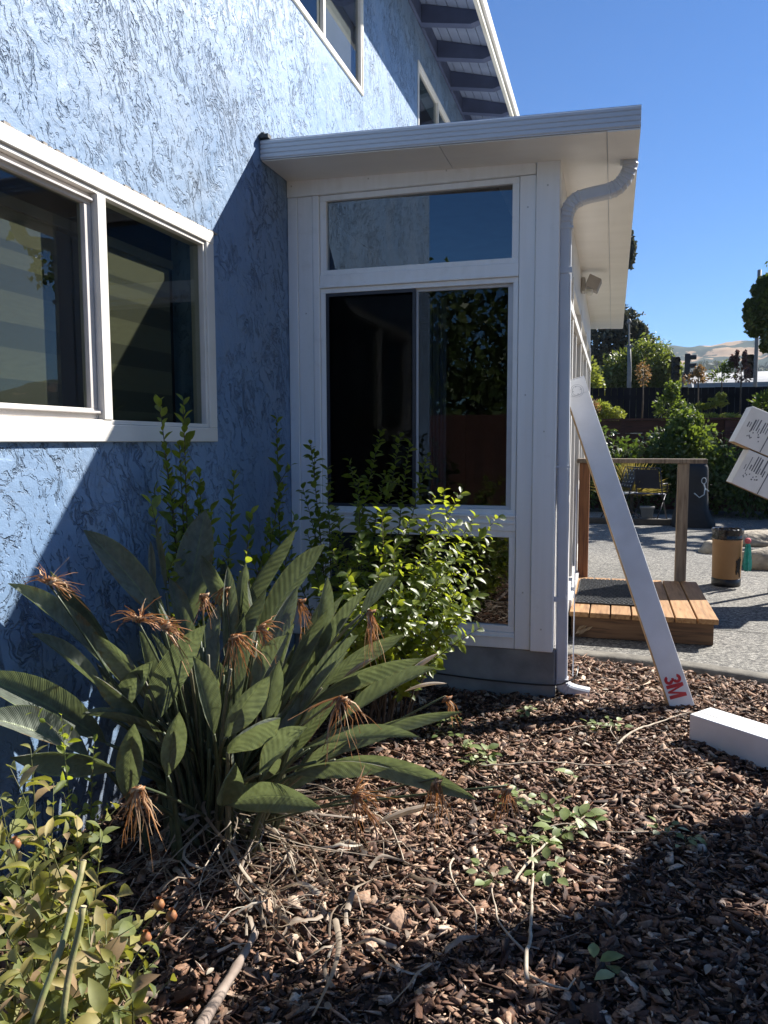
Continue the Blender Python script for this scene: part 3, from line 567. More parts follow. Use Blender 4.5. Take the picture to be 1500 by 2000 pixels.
# inside
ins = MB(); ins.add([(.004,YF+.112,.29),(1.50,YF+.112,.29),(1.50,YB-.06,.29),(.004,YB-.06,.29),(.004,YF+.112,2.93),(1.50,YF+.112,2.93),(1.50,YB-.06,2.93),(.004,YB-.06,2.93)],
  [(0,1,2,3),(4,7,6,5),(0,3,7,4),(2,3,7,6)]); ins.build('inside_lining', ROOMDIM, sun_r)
# things dimly seen inside: a pale curtain edge behind the slider
cu = MB()
for k in range(5): cu.tube([(.80+k*.022, 4.62+.01*(k%2), .32), (.80+k*.022, 4.62+.01*(k%2), 2.3)], .011, 6)
cu.build('curtain', pm('grey_curtain', (.20,.21,.23), rough=.9), sun_r, smooth=True)
# side wall bays (x = WX), looking along it
BE = pm('side_frame_vinyl', (.72,.70,.67), (.64,.61,.57), rough=.45, scale=3)
sd = MB(); sd.box((WX-.08, YF+.112, 2.60), (WX+.004, YB, 2.975)); sd.build('side_header', BE, sun_r, bevel=.003)
bays = [4.47, 5.75, 7.20, 8.65, 10.12]
for i, y in enumerate(bays):
    bx('side_post', (WX-.10, y, .275), (WX+.012, y+.08, 2.598), BE, sun_r, bevel=.003)
for i in range(4):
    a = bays[i]+.082; b = bays[i+1]-.002
    f = MB(); f.box((WX-.07, a, 2.2999), (WX+.022, b, 2.36)); f.box((WX-.07, a, 1.0), (WX+.010, b, 1.06)) if i != 1 else None
    f.box((WX-.07, a, .276), (WX+.010, b, .34)); f.box((WX-.07, a, 2.552), (WX+.004, b, 2.597))
    f.box((WX-.07, (a+b)/2-.025, 1.06 if i != 1 else .34), (WX+.004, (a+b)/2+.025, 2.30))
    fo = f.build('side_window', BE, sun_r, bevel=.002)
    bx('pane', (WX-.040, a, 2.361), (WX-.036, b, 2.551), GLASS, fo)
    bx('pane', (WX-.040, a, 1.061 if i != 1 else .341), (WX-.036, b, 2.299), GLASS, fo)
    if i != 1: bx('pane', (WX-.040, a, .341), (WX-.036, b, .999), GLASS, fo)
    bl = MB()
    q = a
    while q < b-.05: bl.box((WX-.075, q, .35), (WX-.072, q+.085, 2.59)); q += .088
    bl.build('vertical_blind', pm('blind_fabric_%d' % i, (.26,.22,.20) if i == 1 else (.40,.37,.34), rough=.8), fo)
bx('door_sill', (WX-.05, 5.84, .20), (WX+.035, 7.19, .274), pm('sill_alu', (.7,.7,.7), rough=.3), sun_r, bevel=.004)
# roof panel with ribbed fascia and gutter
def rz(x): return 3.068-.0245*x
roofm = MB(); prof = [(3.99, 0)]
z = 0
ribs = [(0,-.103),(.0,-.099),(.006,-.094),(.006,-.082),(0,-.078),(0,-.074),(.006,-.070),(.006,-.058),(0,-.054),(0,-.050),(.006,-.046),(.006,-.034),(0,-.030),(0,-.026),(.006,-.022),(.006,-.010),(0,-.005),(-.004,0)]
poly = [(0, 3.990-d, z) for d, z in ribs]+[(0, 10.85, 0), (0, 10.85, -.103)]
n = len(poly)
vs = [(0.004, p[1], rz(0.004)+p[2]) for p in poly]+[(1.955, p[1], rz(1.955)+p[2]) for p in poly]
roofm.add(vs, [tuple(range(n-1,-1,-1)), tuple(range(n, 2*n))]+[(k,(k+1)%n,n+(k+1)%n,n+k) for k in range(n)])
rfo = roofm.build('roof', ALU, sun_r)
# soffit panels butted under the roof
for (xa, xb) in ((.006, .985), (.989, 1.80)):
    MB().add([(xa,4.0,rz(xa)-.105),(xb,4.0,rz(xb)-.105),(xb,10.84,rz(xb)-.105),(xa,10.84,rz(xa)-.105),(xa,4.0,rz(xa)-.109),(xb,4.0,rz(xb)-.109),(xb,10.84,rz(xb)-.109),(xa,10.84,rz(xa)-.109)],
      [(0,1,2,3),(4,7,6,5),(0,4,5,1),(1,5,6,2),(2,6,7,3),(3,7,4,0)]).build('soffit_panel', SOFFIT, rfo)
MB().add([(1.804,3.995,rz(1.8)-.105),(1.953,3.995,rz(1.95)-.105),(1.953,10.84,rz(1.95)-.105),(1.804,10.84,rz(1.8)-.105),(1.804,3.995,rz(1.8)-.112),(1.953,3.995,rz(1.95)-.112),(1.953,10.84,rz(1.95)-.112),(1.804,10.84,rz(1.8)-.112)],
      [(0,1,2,3),(4,7,6,5),(0,4,5,1),(1,5,6,2),(2,6,7,3),(3,7,4,0)]).build('gutter', SOFFIT, rfo)
fl = MB(); fl.box((.003, 3.975, 3.072), (.055, 4.02, 3.092)); fl.box((.003, 4.03, 3.070), (.12, 4.5, 3.082)); fl.box((.003, 4.0, 3.083), (.02, 10.8, 3.11))
fl.build('flashing', pm('dark_flashing', (.05,.05,.055), rough=.6), rfo)
# downspout: ribbed S-bend, straight pipe, kick-out elbow
def sweep_rect(mb, pts, hw, hd, ridge=None):
    pts = [Vector(p) for p in pts]; rings = []
    for i, p in enumerate(pts):
        d = (pts[min(i+1,len(pts)-1)]-pts[max(i-1,0)]).normalized(); Yv = Vector((0,1,0)); S = d.cross(Yv).normalized()
        k = 1+(ridge[i] if ridge else 0); w_, h_ = hw*k, hd*k; c = .28
        rings.append([p+S*a*w_+Yv*b_*h_ for a, b_ in ((-1,-1+c),(-1+c,-1),(1-c,-1),(1,-1+c),(1,1-c),(1-c,1),(-1+c,1),(-1,1-c))])
    n = 8; vs = [v for r in rings for v in r]; fs = []
    for i in range(len(rings)-1):
        for k in range(n): fs.append((i*n+k, i*n+(k+1)%n, (i+1)*n+(k+1)%n, (i+1)*n+k))
    fs.append(tuple(range(n))); fs.append(tuple((len(rings)-1)*n+k for k in range(n-1,-1,-1)))
    mb.add(vs, fs)
def dens(pts, step):
    out = []
    P_ = [Vector(p) for p in pts]
    for i in range(len(P_)-1):
        p0 = P_[max(i-1,0)]; p1 = P_[i]; p2 = P_[i+1]; p3 = P_[min(i+2,len(P_)-1)]
        m = max(1, int((p2-p1).length/step))
        for k in range(m):
            t = k/m; out.append(.5*((2*p1)+(-p0+p2)*t+(2*p0-5*p1+4*p2-p3)*t*t+(-p0+3*p1-3*p2+p3)*t*t*t))
    out.append(P_[-1]); return out
DSM = pm('downspout_alu', (.60,.62,.66), (.56,.58,.62), rough=.35)
top = dens(DS[:8], .006)
rid = [(.10 if (i % 4 == 0) and not (1.66 < p.x < 1.80) and p.z < 2.90 and p.z > 2.62 else 0) for i, p in enumerate(top)]
top = [p+Vector((.010,0,0)) for p in top]; mb = MB(); sweep_rect(mb, top, .035, .036, rid); dso = mb.build('downspout', DSM, sun_r)
mb = MB(); sweep_rect(mb, [(DS[7][0]+.009, 4.43, 2.60), (DS[8][0]+.010, 4.43, 1.6), (1.612, 4.43, .10)], .0315, .034); mb.build('pipe', DSM, dso)
low = dens([(1.613,4.43,.105), (1.622,4.43,.062), (1.675,4.43,.036), (1.765, 4.43, .022)], .006)
mb = MB(); sweep_rect(mb, low, .034, .036, [.10 if i % 4 == 0 and i < 16 else 0 for i in range(len(low))]); mb.build('elbow', DSM, dso)
mb = MB(); mb.box((1.866, 4.39, 2.905), (1.948, 4.475, 2.913)); mb.build('outlet_flange', DSM, dso)
mb = MB()
for zc in (2.585, 1.30): mb.box((1.556+.0 if zc > 2 else 1.563, 4.391, zc), (1.632+.002 if zc > 2 else 1.637, 4.394, zc+.012))
for z_ in (2.35, .55): mb.box((1.545, 4.39, z_), (1.632, 4.394, z_+.03))
mb.build('strap', DSM, dso)
# cable along the foundation
mb = MB(); mb.tube(dens([(.78, YF-.004, .105), (1.1, YF-.004, .085), (1.4, YF-.004, .078), (1.58, YF-.008, .085), (1.64, 4.385, .098), (1.69, 4.40, .12), (1.70, 4.5, .16)], .03), .0045, 6)
mb.build('cable', BLACK, sun_r, smooth=True)
mb = MB(); mb.tube([(1.672, 4.50, .10), (1.672, 4.52, 1.2)], .004, 6); mb.build('conduit', DSM, sun_r)
# security light under the soffit
lt = MB(); lt.box((1.566, 7.10, 2.74), (1.60, 7.24, 2.86)); lto = lt.build('security_light', pm('lamp_housing', (.55,.52,.47), rough=.5), sun_r, bevel=.006)
mb = MB(); mb.obox((1.67, 7.12, 2.80), (.05,.01,-.025), (0,.075,0), (.02,0,.05)); mb.tube([(1.60,7.16,2.80),(1.64,7.14,2.79)], .018, 8); mb.build('lamp_head', pm('lamp_head_grey', (.34,.31,.28), rough=.5), lto, bevel=.01)
mb = MB(); mb.lathe((1.64, 7.06, 2.715), [(.0,.03),(.028,.03),(.032,.0),(.02,-.02),(0,-.022)], 12); mb.build('sensor', pm('sensor_white', (.7,.68,.6), rough=.4), lto, smooth=True)
# ------------------------------------------------------------------ wooden step with railing
step = thing('wooden_step', (2.08, 6.4, .03), 'low redwood step platform with a handrail beside the sunroom door', 'step')
nb = 7; x0, x1 = 1.585, 2.590; bw = (x1-x0)/nb
for k in range(nb):
    a = x0+k*bw+.005; b = x0+(k+1)*bw-.005
    MB().box((a, 5.655+random.uniform(-.006,.006), .190), (b, 7.15, .226+random.uniform(-.001,.001))).build('board', DECK, step, bevel=.004)
bx('skirt', (1.60, 5.70, .034), (2.56, 5.738, .1895), SKIRT, step, bevel=.003)
bx('side_skirt', (2.522, 5.74, .034), (2.558, 7.12, .1895), SKIRT, step, bevel=.003)
for y in (6.2, 6.7): bx('joist', (1.62, y, .034), (2.52, y+.038, .188), SKIRT, step)
for x, m in ((1.58, REDPOST), (2.408, RAILW)):
    bx('post', (x, 7.155, .03), (x+.09, 7.245, 1.25), m, step, bevel=.004, label='red-brown stained post beside the door' if m is REDPOST else None)
bx('handrail', (1.56, 7.13, 1.252), (2.64, 7.27, 1.29), RAILW, step, bevel=.004)
mt = MB(); mt.box((1.615, 5.96, .228), (2.10, 6.98, .240))
mo = mt.build('door_mat', RUBBER, None, bevel=.003)
rb = MB()
for i in range(34):
    for j in range(15):
        cx = 1.635+j*.032+(.016 if i % 2 else 0); cy = 5.985+i*.0295
        if cx > 2.085: continue
        a = random.uniform(-.5, .5)
        rb.obox((cx, cy, .243), (.011*math.cos(a), .011*math.sin(a), 0), (-.006*math.sin(a), .006*math.cos(a), 0), (0,0,.0035))
rb.build('mat_relief', RUBBER, mo, kind='stuff')
tag(mo, 'black textured rubber mat lying on the wooden step', 'mat')
# dry leaf under the step
DRY = leafmat('dry_leaf', [(0, (.30,.19,.10)), (.5, (.42,.31,.19)), (1, (.55,.45,.33))], rough=.6, trans=(.45,.28,.12), tw=.25)
mb = MB()
for k in range(7):
    c = Vector((1.66+random.uniform(-.03,.05), 5.66, .05+random.uniform(0,.04))); mb.add([c, c+Vector((.035,-.01,.02)), c+Vector((.06,.0,.045)), c+Vector((.02,.01,.03))], [(0,1,2,3)])
tag(mb.build('dry_leaf_curl', DRY), 'curled dry brown leaves against the step skirt', 'dead leaves')

# ------------------------------------------------------------------ cartons
def carton(name, A, B, side, up, hw, hh, label, group=None):
    """long carton from A to B (centre line), side and up unit vectors"""
    A = Vector(A); B = Vector(B); ax = (B-A)/2; c = (A+B)/2; S = Vector(side).normalized(); U = Vector(up).normalized()
    t = thing(name, tuple(A), label, 'carton', group)
    MB().obox(c, ax, S*hw, U*hh).build('body', CARD, t, bevel=.0025)
    return t, ax.normalized(), S, U
# leaning carton: the broad white face looks at the path, left narrow side is bare kraft
Bt = Vector((2.262, 4.36, .0)); Tp = Vector((1.640, 4.64, 1.785))
ax = (Tp-Bt).normalized(); nrm = Vector((.13,-1,0)); nrm = (nrm-ax*nrm.dot(ax)).normalized(); sd_ = ax.cross(nrm).normalized()
if sd_.x < 0: sd_ = -sd_
hw, hd = .0625, .045
lean = thing('leaning_carton', tuple(Bt), 'long slim white carton marked 3M in red, leaning against the sunroom corner', 'carton')
cen = (Bt+Tp)/2-nrm*hd+ax*.015
MB().obox(cen, ax*(Tp-Bt).length/2, sd_*hw, nrm*hd).build('body', CARD, lean, bevel=.002)
MB().obox(cen-sd_*(hw+.0012), ax*((Tp-Bt).length/2-.004), sd_*.001, nrm*(hd-.003)).build('kraft_side', KRAFT, lean)
MB().obox(cen+ax*((Tp-Bt).length/2+.002)+nrm*.0, ax*.0018, sd_*(hw+.002), nrm*(hd+.002)).build('end_flap', CARD, lean)
# end flap folded over the face, with a round seal
MB().obox(Tp+ax*.012-ax*.045+nrm*.0015, ax*.045, sd_*(hw+.001), nrm*.0014).build('folded_flap', CARD, lean)
seal = MB(); cs = Tp-ax*.055+nrm*.0035; n = 20
for r0, r1 in ((.0, .012), (.026, .028), (.036, .0375)):
    for k in range(n):
        a = 2*math.pi*k/n; b = 2*math.pi*(k+1)/n
        def q(r, t): return cs+sd_*r*math.cos(t)+ax*r*math.sin(t)
        if r0 == 0:
            if k % 5 == 0: seal.add([cs+sd_*.022*math.cos(a)+ax*.022*math.sin(a)+sd_*.005, cs+sd_*.022*math.cos(a)+ax*.022*math.sin(a)+ax*.006, cs+sd_*.022*math.cos(a)+ax*.022*math.sin(a)-sd_*.005], [(0,1,2)])
        else: seal.add([q(r0,a), q(r1,a), q(r1,b), q(r0,b)], [(0,1,2,3)])
seal.build('round_seal', LINEK, lean)
# the red mark, two letterforms drawn as slabs, turned a quarter clockwise
def text_mesh(name, s, size, offset, m, parent, origin, X, Y, Nn, xs=1.0):
    cu = bpy.data.curves.new(name, 'FONT'); cu.body = s; cu.size = size; cu.offset = offset; cu.extrude = .0004; cu.align_x = 'CENTER'; cu.align_y = 'CENTER'; cu.space_character = .86
    o = bpy.data.objects.new(name, cu); COL.objects.link(o)
    dg = bpy.context.evaluated_depsgraph_get(); me = bpy.data.meshes.new_from_object(o.evaluated_get(dg)); bpy.data.objects.remove(o); 
    me.materials.clear(); me.materials.append(m)
    R_ = Matrix((Vector(X)*xs, Vector(Y), Vector(Nn))).transposed().to_4x4(); R_.translation = Vector(origin)
    me.transform(Matrix.Translation(-wloc(parent)) @ R_); me.name = name
    ob = bpy.data.objects.new(name, me); COL.objects.link(ob); ob.parent = parent; return ob
lc = Bt+ax*.135+nrm*.0028-sd_*.004
# reading direction runs down the carton (-ax); letter tops point to the right side
def slab2d(polys, name, m, parent, O, X, Y, Nn, kind=None):
    mb = MB()
    for pl_ in polys:
        n_ = len(pl_); mb.add([O+X*a+Y*b+Nn*.0006 for a, b in pl_], [tuple(range(n_))])
    return mb.build(name, m, parent, kind=kind)
def ring3(cx, cy, rx, ry, t, a0, a1, n=9):
    out = []
    for q in range(n):
        p0 = math.radians(a0+(a1-a0)*q/n); p1 = math.radians(a0+(a1-a0)*(q+1)/n)
        out.append([(cx+rx*math.cos(p0), cy+ry*math.sin(p0)), (cx+rx*math.cos(p1), cy+ry*math.sin(p1)), (cx+(rx-t)*math.cos(p1), cy+(ry-t)*math.sin(p1)), (cx+(rx-t)*math.cos(p0), cy+(ry-t)*math.sin(p0))])
    return out
s = .0385; lc = lc+ax*.004    # half the letter height
X_, Y_ = -ax, sd_
three = ring3(-.030, .0185, .021, .0200, .0135, 165, -80)+ring3(-.030, -.0185, .021, .0200, .0135, 80, -165)+[[(-.036,-.0057),(-.021,-.0057),(-.021,.0057),(-.036,.0057)]]
K_ = 1.16; three = [[(a*K_, b*K_) for a, b in pl_] for pl_ in three]
slab2d(three, 'red_three', RED, lean, lc, X_, Y_, nrm)
em = [[(-.008,-s),(.008,-s),(.008,s),(-.008,s)], [(.040,-s),(.056,-s),(.056,s),(.040,s)], [(.0081,s),(.0081,s-.030),(.0200,-s),(.0239,-s),(.0239,-s+.020)], [(.0399,s),(.0399,s-.030),(.0280,-s),(.0240,-s),(.0240,-s+.020)]]
em = [[(a*K_, b*K_) for a, b in pl_] for pl_ in em]
slab2d(em, 'red_em', RED, lean, lc, X_, Y_, nrm)

# lying carton
A0 = Vector((2.300, 3.965, .070)); dr = Vector((.775,-.632,.0)).normalized(); sp_ = Vector((dr.y*-1, dr.x, 0)).normalized()
ly = thing('lying_carton', tuple(A0), 'long white carton lying on the mulch at the right edge', 'carton')
MB().obox(A0+dr*.80, dr*.80, sp_*.085, (0,0,.070)).build('body', CARD, ly, bevel=.003)
ink = MB()
for k in range(26):
    p = A0+dr*(.10+.0085*k)+sp_*(.028)+Vector((0,0,.0715)); h = random.uniform(.003,.007)
    ink.add([p, p+dr*.005, p+dr*.005+sp_*h, p+sp_*h], [(0,1,2,3)])
    p = A0+dr*(.13+.0075*k)+sp_*(.012)+Vector((0,0,.0715)); ink.add([p, p+dr*.0045, p+dr*.0045+sp_*h*.8, p+sp_*h*.8], [(0,1,2,3)])
ink.build('faint_print', LINEK, ly, kind='stuff')
MB().obox(A0-dr*.0012, dr*.001, sp_*.004, (0,0,.066)).build('tape', pm('tape', (.6,.58,.52), rough=.25), ly)
MB().obox(A0+dr*.80+Vector((0,0,.0708)), dr*.79, sp_*.0012, (0,0,.0006)).build('top_seam', LINEK, ly)
MB().obox(A0+dr*.06+Vector((0,0,.0716)), dr*.05, sp_*.024, (0,0,.0003)).build('tape', pm('clear_tape', (.74,.72,.66), rough=.12), ly)

# two cartons resting aslant on a trestle at the right edge
for k, (pts, lab) in enumerate([(((3.029,1.747),(2.887,1.439),(3.130,1.375)), 'upper of two white printed cartons slanting in at the right edge'),
                                (((3.014,1.367),(2.879,1.072),(3.115,.965)), 'lower of two white printed cartons slanting in at the right edge')]):
    TL = Vector((pts[0][0], 7.5, pts[0][1])); BL = Vector((pts[1][0], 7.5, pts[1][1])); BR = Vector((pts[2][0], 7.5, pts[2][1]))
    U = (TL-BL); hh = U.length/2; U.normalize(); Rr = Vector((U.z, 0, -U.x)); LEN = .95
    t = thing('printed_carton', tuple(BL), lab, 'carton', 'white cartons slanting in at the right edge')
    c = BL+U*hh+Rr*LEN/2+Vector((0,.16,0))
    MB().obox(c, Rr*LEN/2, U*hh, (0,.16,0)).build('body', CARD, t, bevel=.003)
    # seam with a lid edge
    MB().obox(BL+Rr*.235+U*hh+Vector((0,-.001,0)), Rr*.004, U*hh*.98, (0,.0015,0)).build('lid_seam', INK, t)
    MB().obox(BL+Rr*LEN/2+Vector((0,.16,0))-U*.0025, Rr*LEN/2, U*.002, (0,.161,0)).build('kraft_edge', KRAFT, t)
    pr = MB(); r_ = random.Random(5+k)
    for i in range(9):
        u = .035+i*.0205; h = r_.choice([.05,.09,.12,.12,.04]); wv_ = r_.choice([.006,.010,.013]); z0_ = .15+r_.uniform(-.01,.02)
        o_ = BL+Rr*u+U*z0_+Vector((0,-.0012,0)); h *= 1.15; pr.add([o_, o_+Rr*wv_, o_+Rr*wv_+U*h, o_+U*h], [(0,1,2,3)])
    for i in range(12):
        u = .05+r_.uniform(0,.13); z0_ = .075+r_.uniform(0,.055); o_ = BL+Rr*u+U*z0_+Vector((0,-.0012,0)); pr.add([o_, o_+Rr*.009, o_+Rr*.009+U*.012, o_+U*.012], [(0,1,2,3)])
    pr.build('grey_print', INK, t, kind='stuff')
tr = thing('trestle', (3.7, 7.66, .03), 'timber trestle holding up the two slanting cartons just past the right edge', 'trestle')
U = Vector((.42,0,.907)).normalized(); Rr = Vector((U.z,0,-U.x)); 
for x in (3.30, 3.75):
    zb = 1.055-(x-2.88)*.463
    MB().obox((x, 7.66, zb-.03), (.03,0,0), (0,.22,0), (0,0,.02)).build('cross_bar', RAILW, tr)
    for s in (-1, 1): MB().obox((x, 7.66+s*.2, (zb-.05+.03)/2), (.02,0,0), (0,.02,0), (0,0,(zb-.05-.03)/2)).build('leg', RAILW, tr)

# ------------------------------------------------------------------ trash can
can = thing('trash_can', (2.96, 8.20, .03), 'tan cylinder bin with a black liner and a teal bag knotted at its side', 'bin')
CANB = pm('tan_bin', (.36,.20,.085), (.30,.165,.07), rough=.55, scale=5, bump=.2, bscale=6, dist=.01)
MB().lathe((2.96,8.20,.03), [(.0,.001),(.130,.001),(.134,.01),(.134,.072),(.130,.075)], 28).build('base_band', BLACK, can, smooth=True)
MB().lathe((2.96,8.20,.03), [(.128,.074),(.131,.08),(.138,.44),(.139,.468),(.135,.472)], 28).build('body', CANB, can, smooth=True)
mb = MB(); n = 36; prof = [(.137,.455),(.143,.47),(.140,.50),(.146,.53),(.148,.555),(.140,.562),(.128,.555),(.12,.50),(.11,.42),(0,.40)]
vs = []; 
for i, (r, z_) in enumerate(prof):
    for k in range(n):
        a = 2*math.pi*k/n; rr_ = r+(.006*mnoise.noise(Vector((k*.9, i*1.3, 0))) if 0 < i < 8 else 0); zz = z_+(.010*mnoise.noise(Vector((k*.7, i*.9, 5))) if i > 1 else 0)
        vs.append((2.96+rr_*math.cos(a), 8.20+rr_*math.sin(a), .03+zz))
fs = [(i*n+k, i*n+(k+1)%n, (i+1)*n+(k+1)%n, (i+1)*n+k) for i in range(len(prof)-1) for k in range(n)]
mb.add(vs, fs).build('liner', pm('bin_liner', (.012,.012,.015), rough=.18), can)
mb = MB(); rb_ = random.Random(3)
for j in range(26):
    z0_ = .20+rb_.uniform(0,.12); a = -.55+rb_.uniform(-.12,.12); R_ = .141
    c = Vector((2.96+R_*math.cos(a-.3), 8.20+R_*math.sin(a-.3), .03+z0_-.06)); mb.obox(c, (.006,.002,.0), (0,.001,0), (rb_.uniform(-.01,.01),0,rb_.uniform(.01,.05)))
mb.build('black_smear', BLACK, can)
# hanging bag
TEAL = leafmat('teal_plastic', [(0,(.05,.30,.28)),(1,(.08,.40,.36))], rough=.25, trans=(.1,.5,.45), tw=.35)
mb = MB(); n = 16; cx, cy = 3.135, 8.12
rings = [(.008,.44),(.018,.42),(.026,.38),(.030,.33),(.034,.28),(.038,.23),(.036,.19),(.030,.165),(.0,.17)]
vs = [(cx+r*math.cos(2*math.pi*k/n)*(1+.35*math.sin(k*2.7)), cy+r*.8*math.sin(2*math.pi*k/n)*(1+.35*math.sin(k*2.7)), .03+z_+(.012*math.sin(k*1.9) if z_ < .2 else 0)) for r, z_ in rings for k in range(n)]
mb.add(vs, [(i*n+k, i*n+(k+1)%n, (i+1)*n+(k+1)%n, (i+1)*n+k) for i in range(len(rings)-1) for k in range(n)]).build('hanging_bag', TEAL, can)
mb = MB(); mb.lathe((3.128, 8.10, .485), [(0,-.028),(.020,-.024),(.030,-.005),(.026,.018),(.012,.028),(0,.03)], 14).build('pink_cloth', pm('pink_cloth', (.55,.12,.14), (.42,.07,.09), rough=.8), can, smooth=True)

# ------------------------------------------------------------------ boulders at the patio edge
ROCK = pm('boulder_stone', (.44,.38,.29), (.22,.19,.15), rough=.9, scale=7, bump=.8, bscale=18, dist=.03)
def rock(c, r, label, seed):
    bm = bmesh.new(); bmesh.ops.create_icosphere(bm, subdivisions=3, radius=1)
    for v in bm.verts:
        d = 1+.28*mnoise.noise(v.co*1.3+Vector((seed*3.1,0,0)))+.08*mnoise.noise(v.co*4+Vector((seed,2,0)))
        v.co = Vector((v.co.x*r[0]*d, v.co.y*r[1]*d, max(v.co.z*d, -.5)*r[2]))
    me = bpy.data.meshes.new('boulder'); bm.to_mesh(me); bm.free(); me.materials.append(ROCK)
    me.polygons.foreach_set('use_smooth', [True]*len(me.polygons))
    o = bpy.data.objects.new('boulder', me); COL.objects.link(o); o.location = c; tag(o, label, 'boulder', 'boulders at the edge of the patio')
rock((3.56,9.45,.10), (.30,.22,.16), 'pale flat-topped boulder just right of the bin', 1)
rock((3.86,8.95,.12), (.22,.25,.20), 'squat brown boulder at the right edge beyond the bin', 2)
rock((3.18,10.6,.06), (.24,.2,.13), 'low boulder seen left of the bin top', 3)
rock((3.75,11.6,.08), (.5,.35,.14), 'long flat boulder behind the bin in shade', 4)
rock((4.4,11.0,.14), (.45,.4,.22), 'dark boulder behind the bin against the right edge', 5)
rock((4.2,17.6,.05), (.5,.3,.16), 'small dark boulder at the far end of the patio', 6)

# ------------------------------------------------------------------ seating area behind the step
TIMB = pm('edging_timber', (.05,.04,.03), (.09,.07,.05), rough=.9)
tag(bx('edging_timber', (1.3,13.75,.03), (2.93,13.85,.13), TIMB, None, bevel=.01), 'dark timber edging round the gravel seating corner', 'edging')
grid('gravel_pad', .2, 2.93, 13.86, 15.4, 30, 20, lambda x, y: .075+.02*mnoise.noise(Vector((x*6,y*6,0))), pm('grey_gravel', (.35,.34,.32), (.14,.135,.13), rough=.9, scale=35, bump=1, bscale=60, dist=.01))
CHF = pm('chair_frame_dark', (.035,.035,.045), rough=.4, metal=.3)
def folding_chair(loc, rz_, label, seatmat, holes_):
    t = thing('folding_chair', loc, label, 'chair', 'folding chairs on the gravel pad')
    R_ = Matrix.Rotation(rz_, 3, 'Z'); L_ = Vector(loc)
    def W(p): return L_+R_@Vector(p)
    for s in (-.22, .22):
        MB().tube([W((s,-.26,0)), W((s,.02,.42)), W((s,.20,.90))], .012, 7).build('leg', CHF, t, smooth=True)
        MB().tube([W((s*.92,.26,0)), W((s*.92,-.22,.44))], .012, 7).build('leg', CHF, t, smooth=True)
        MB().tube([W((s,.12,.62)), W((s,-.24,.62)), W((s,-.26,.44))], .012, 7).build('armrest', CHF, t, smooth=True)
    MB().tube([W((-.22,.20,.90)), W((.22,.20,.90))], .012, 7).build('top_rail', CHF, t)
    MB().tube([W((-.2,.26,.06)), W((.2,.26,.06))], .01, 6).build('stretcher', CHF, t)
    c = W((0,-.02,.445)); MB().obox(c, R_@Vector((.21,0,0)), R_@Vector((0,.23,.015)), (0,0,.012)).build('seat', seatmat, t, bevel=.008)
    c = W((0,.155,.71)); bo = MB().obox(c, R_@Vector((.20,0,0)), R_@Vector((0,.066,.165)), R_@Vector((0,.006,-.0025))).build('backrest', CHF, t)
    if holes_:
        dm = MB(); dx = R_@Vector((.20,0,0)); 
        for k in range(5):
            for j in range(4):
                p = W((-.15+.1*j, .155+.066*(k-2)/2.6-.008, .71+.165*(k-2)/2.6)); dm.obox(p, R_@Vector((.012,0,0)), R_@Vector((0,.004,.012)), R_@Vector((0,.001,0)))
        dm.build('woven_dots', pm('pale_dots', (.5,.5,.48), rough=.6), bo)
WSEAT = pm('white_seat', (.62,.62,.60), rough=.5); DSEAT = pm('blue_grey_seat', (.10,.11,.17), rough=.6)
folding_chair((2.02,14.35,.08), math.radians(-62), 'folding chair with a white seat and dotted dark back, left of the pair', WSEAT, True)
folding_chair((2.50,14.25,.08), math.radians(160), 'folding chair with a slate seat, just left of the wooden rail post', DSEAT, False)
pot = thing('planter_pot', (2.45,14.0,.08), 'small grey square planter pot between the folding chairs', 'pot')
mb = MB(); mb.add([(2.37,13.92,.085),(2.53,13.92,.085),(2.53,14.08,.085),(2.37,14.08,.085),(2.34,13.89,.30),(2.56,13.89,.30),(2.56,14.11,.30),(2.34,14.11,.30)], [(0,3,2,1),(0,1,5,4),(1,2,6,5),(2,3,7,6),(3,0,4,7)])
mb.build('body', pm('pot_grey', (.13,.13,.12), rough=.8), pot); bx('rim', (2.33,13.88,.301), (2.57,14.12,.325), pm('pot_rim', (.25,.24,.22), rough=.8), pot)
# covered barbecue
bbq = thing('covered_barbecue', (3.15,13.7,.03), 'barbecue shrouded in a black cover with pale straps, beyond the rail post', 'barbecue')
vs = []; n = 24; prof = [(.30,.27,.0),(.31,.28,.06),(.26,.24,.30),(.235,.22,.60),(.24,.22,.85),(.235,.21,.98),(.20,.17,1.05),(.0,.0,1.07)]
for i, (a, b, z_) in enumerate(prof):
    for k in range(n):
        t_ = 2*math.pi*k/n; c_, s_ = math.cos(t_), math.sin(t_); e = .55
        px_ = a*math.copysign(abs(c_)**e, c_)*(1+.05*mnoise.noise(Vector((k*1.1,i*.6,0)))); py_ = b*math.copysign(abs(s_)**e, s_)*(1+.05*mnoise.noise(Vector((k,i*.6,4))))
        vs.append((3.13+px_+(.06 if i < 2 and c_ > 0 else 0), 13.7+py_, .03+z_))
MB().add(vs, [(i*n+k, i*n+(k+1)%n, (i+1)*n+(k+1)%n, (i+1)*n+k) for i in range(len(prof)-1) for k in range(n)]).build('cover', BLACKCLOTH, bbq, smooth=True)
STR = pm('pale_strap', (.45,.50,.52), rough=.6)
mb = MB(); lo = [(3.28+.035*math.cos(t_), 13.44, .80+.05*math.sin(t_)) for t_ in [2*math.pi*k/12 for k in range(13)]]; mb.tube(lo, .007, 6)
mb.tube([(3.28,13.44,.75),(3.30,13.44,.68),(3.36,13.45,.63)], .010, 6); mb.tube([(3.30,13.44,.68),(3.29,13.43,.58),(3.22,13.43,.53),(3.14,13.43,.60)], .010, 6)
mb.build('strap', STR, bbq, smooth=True)
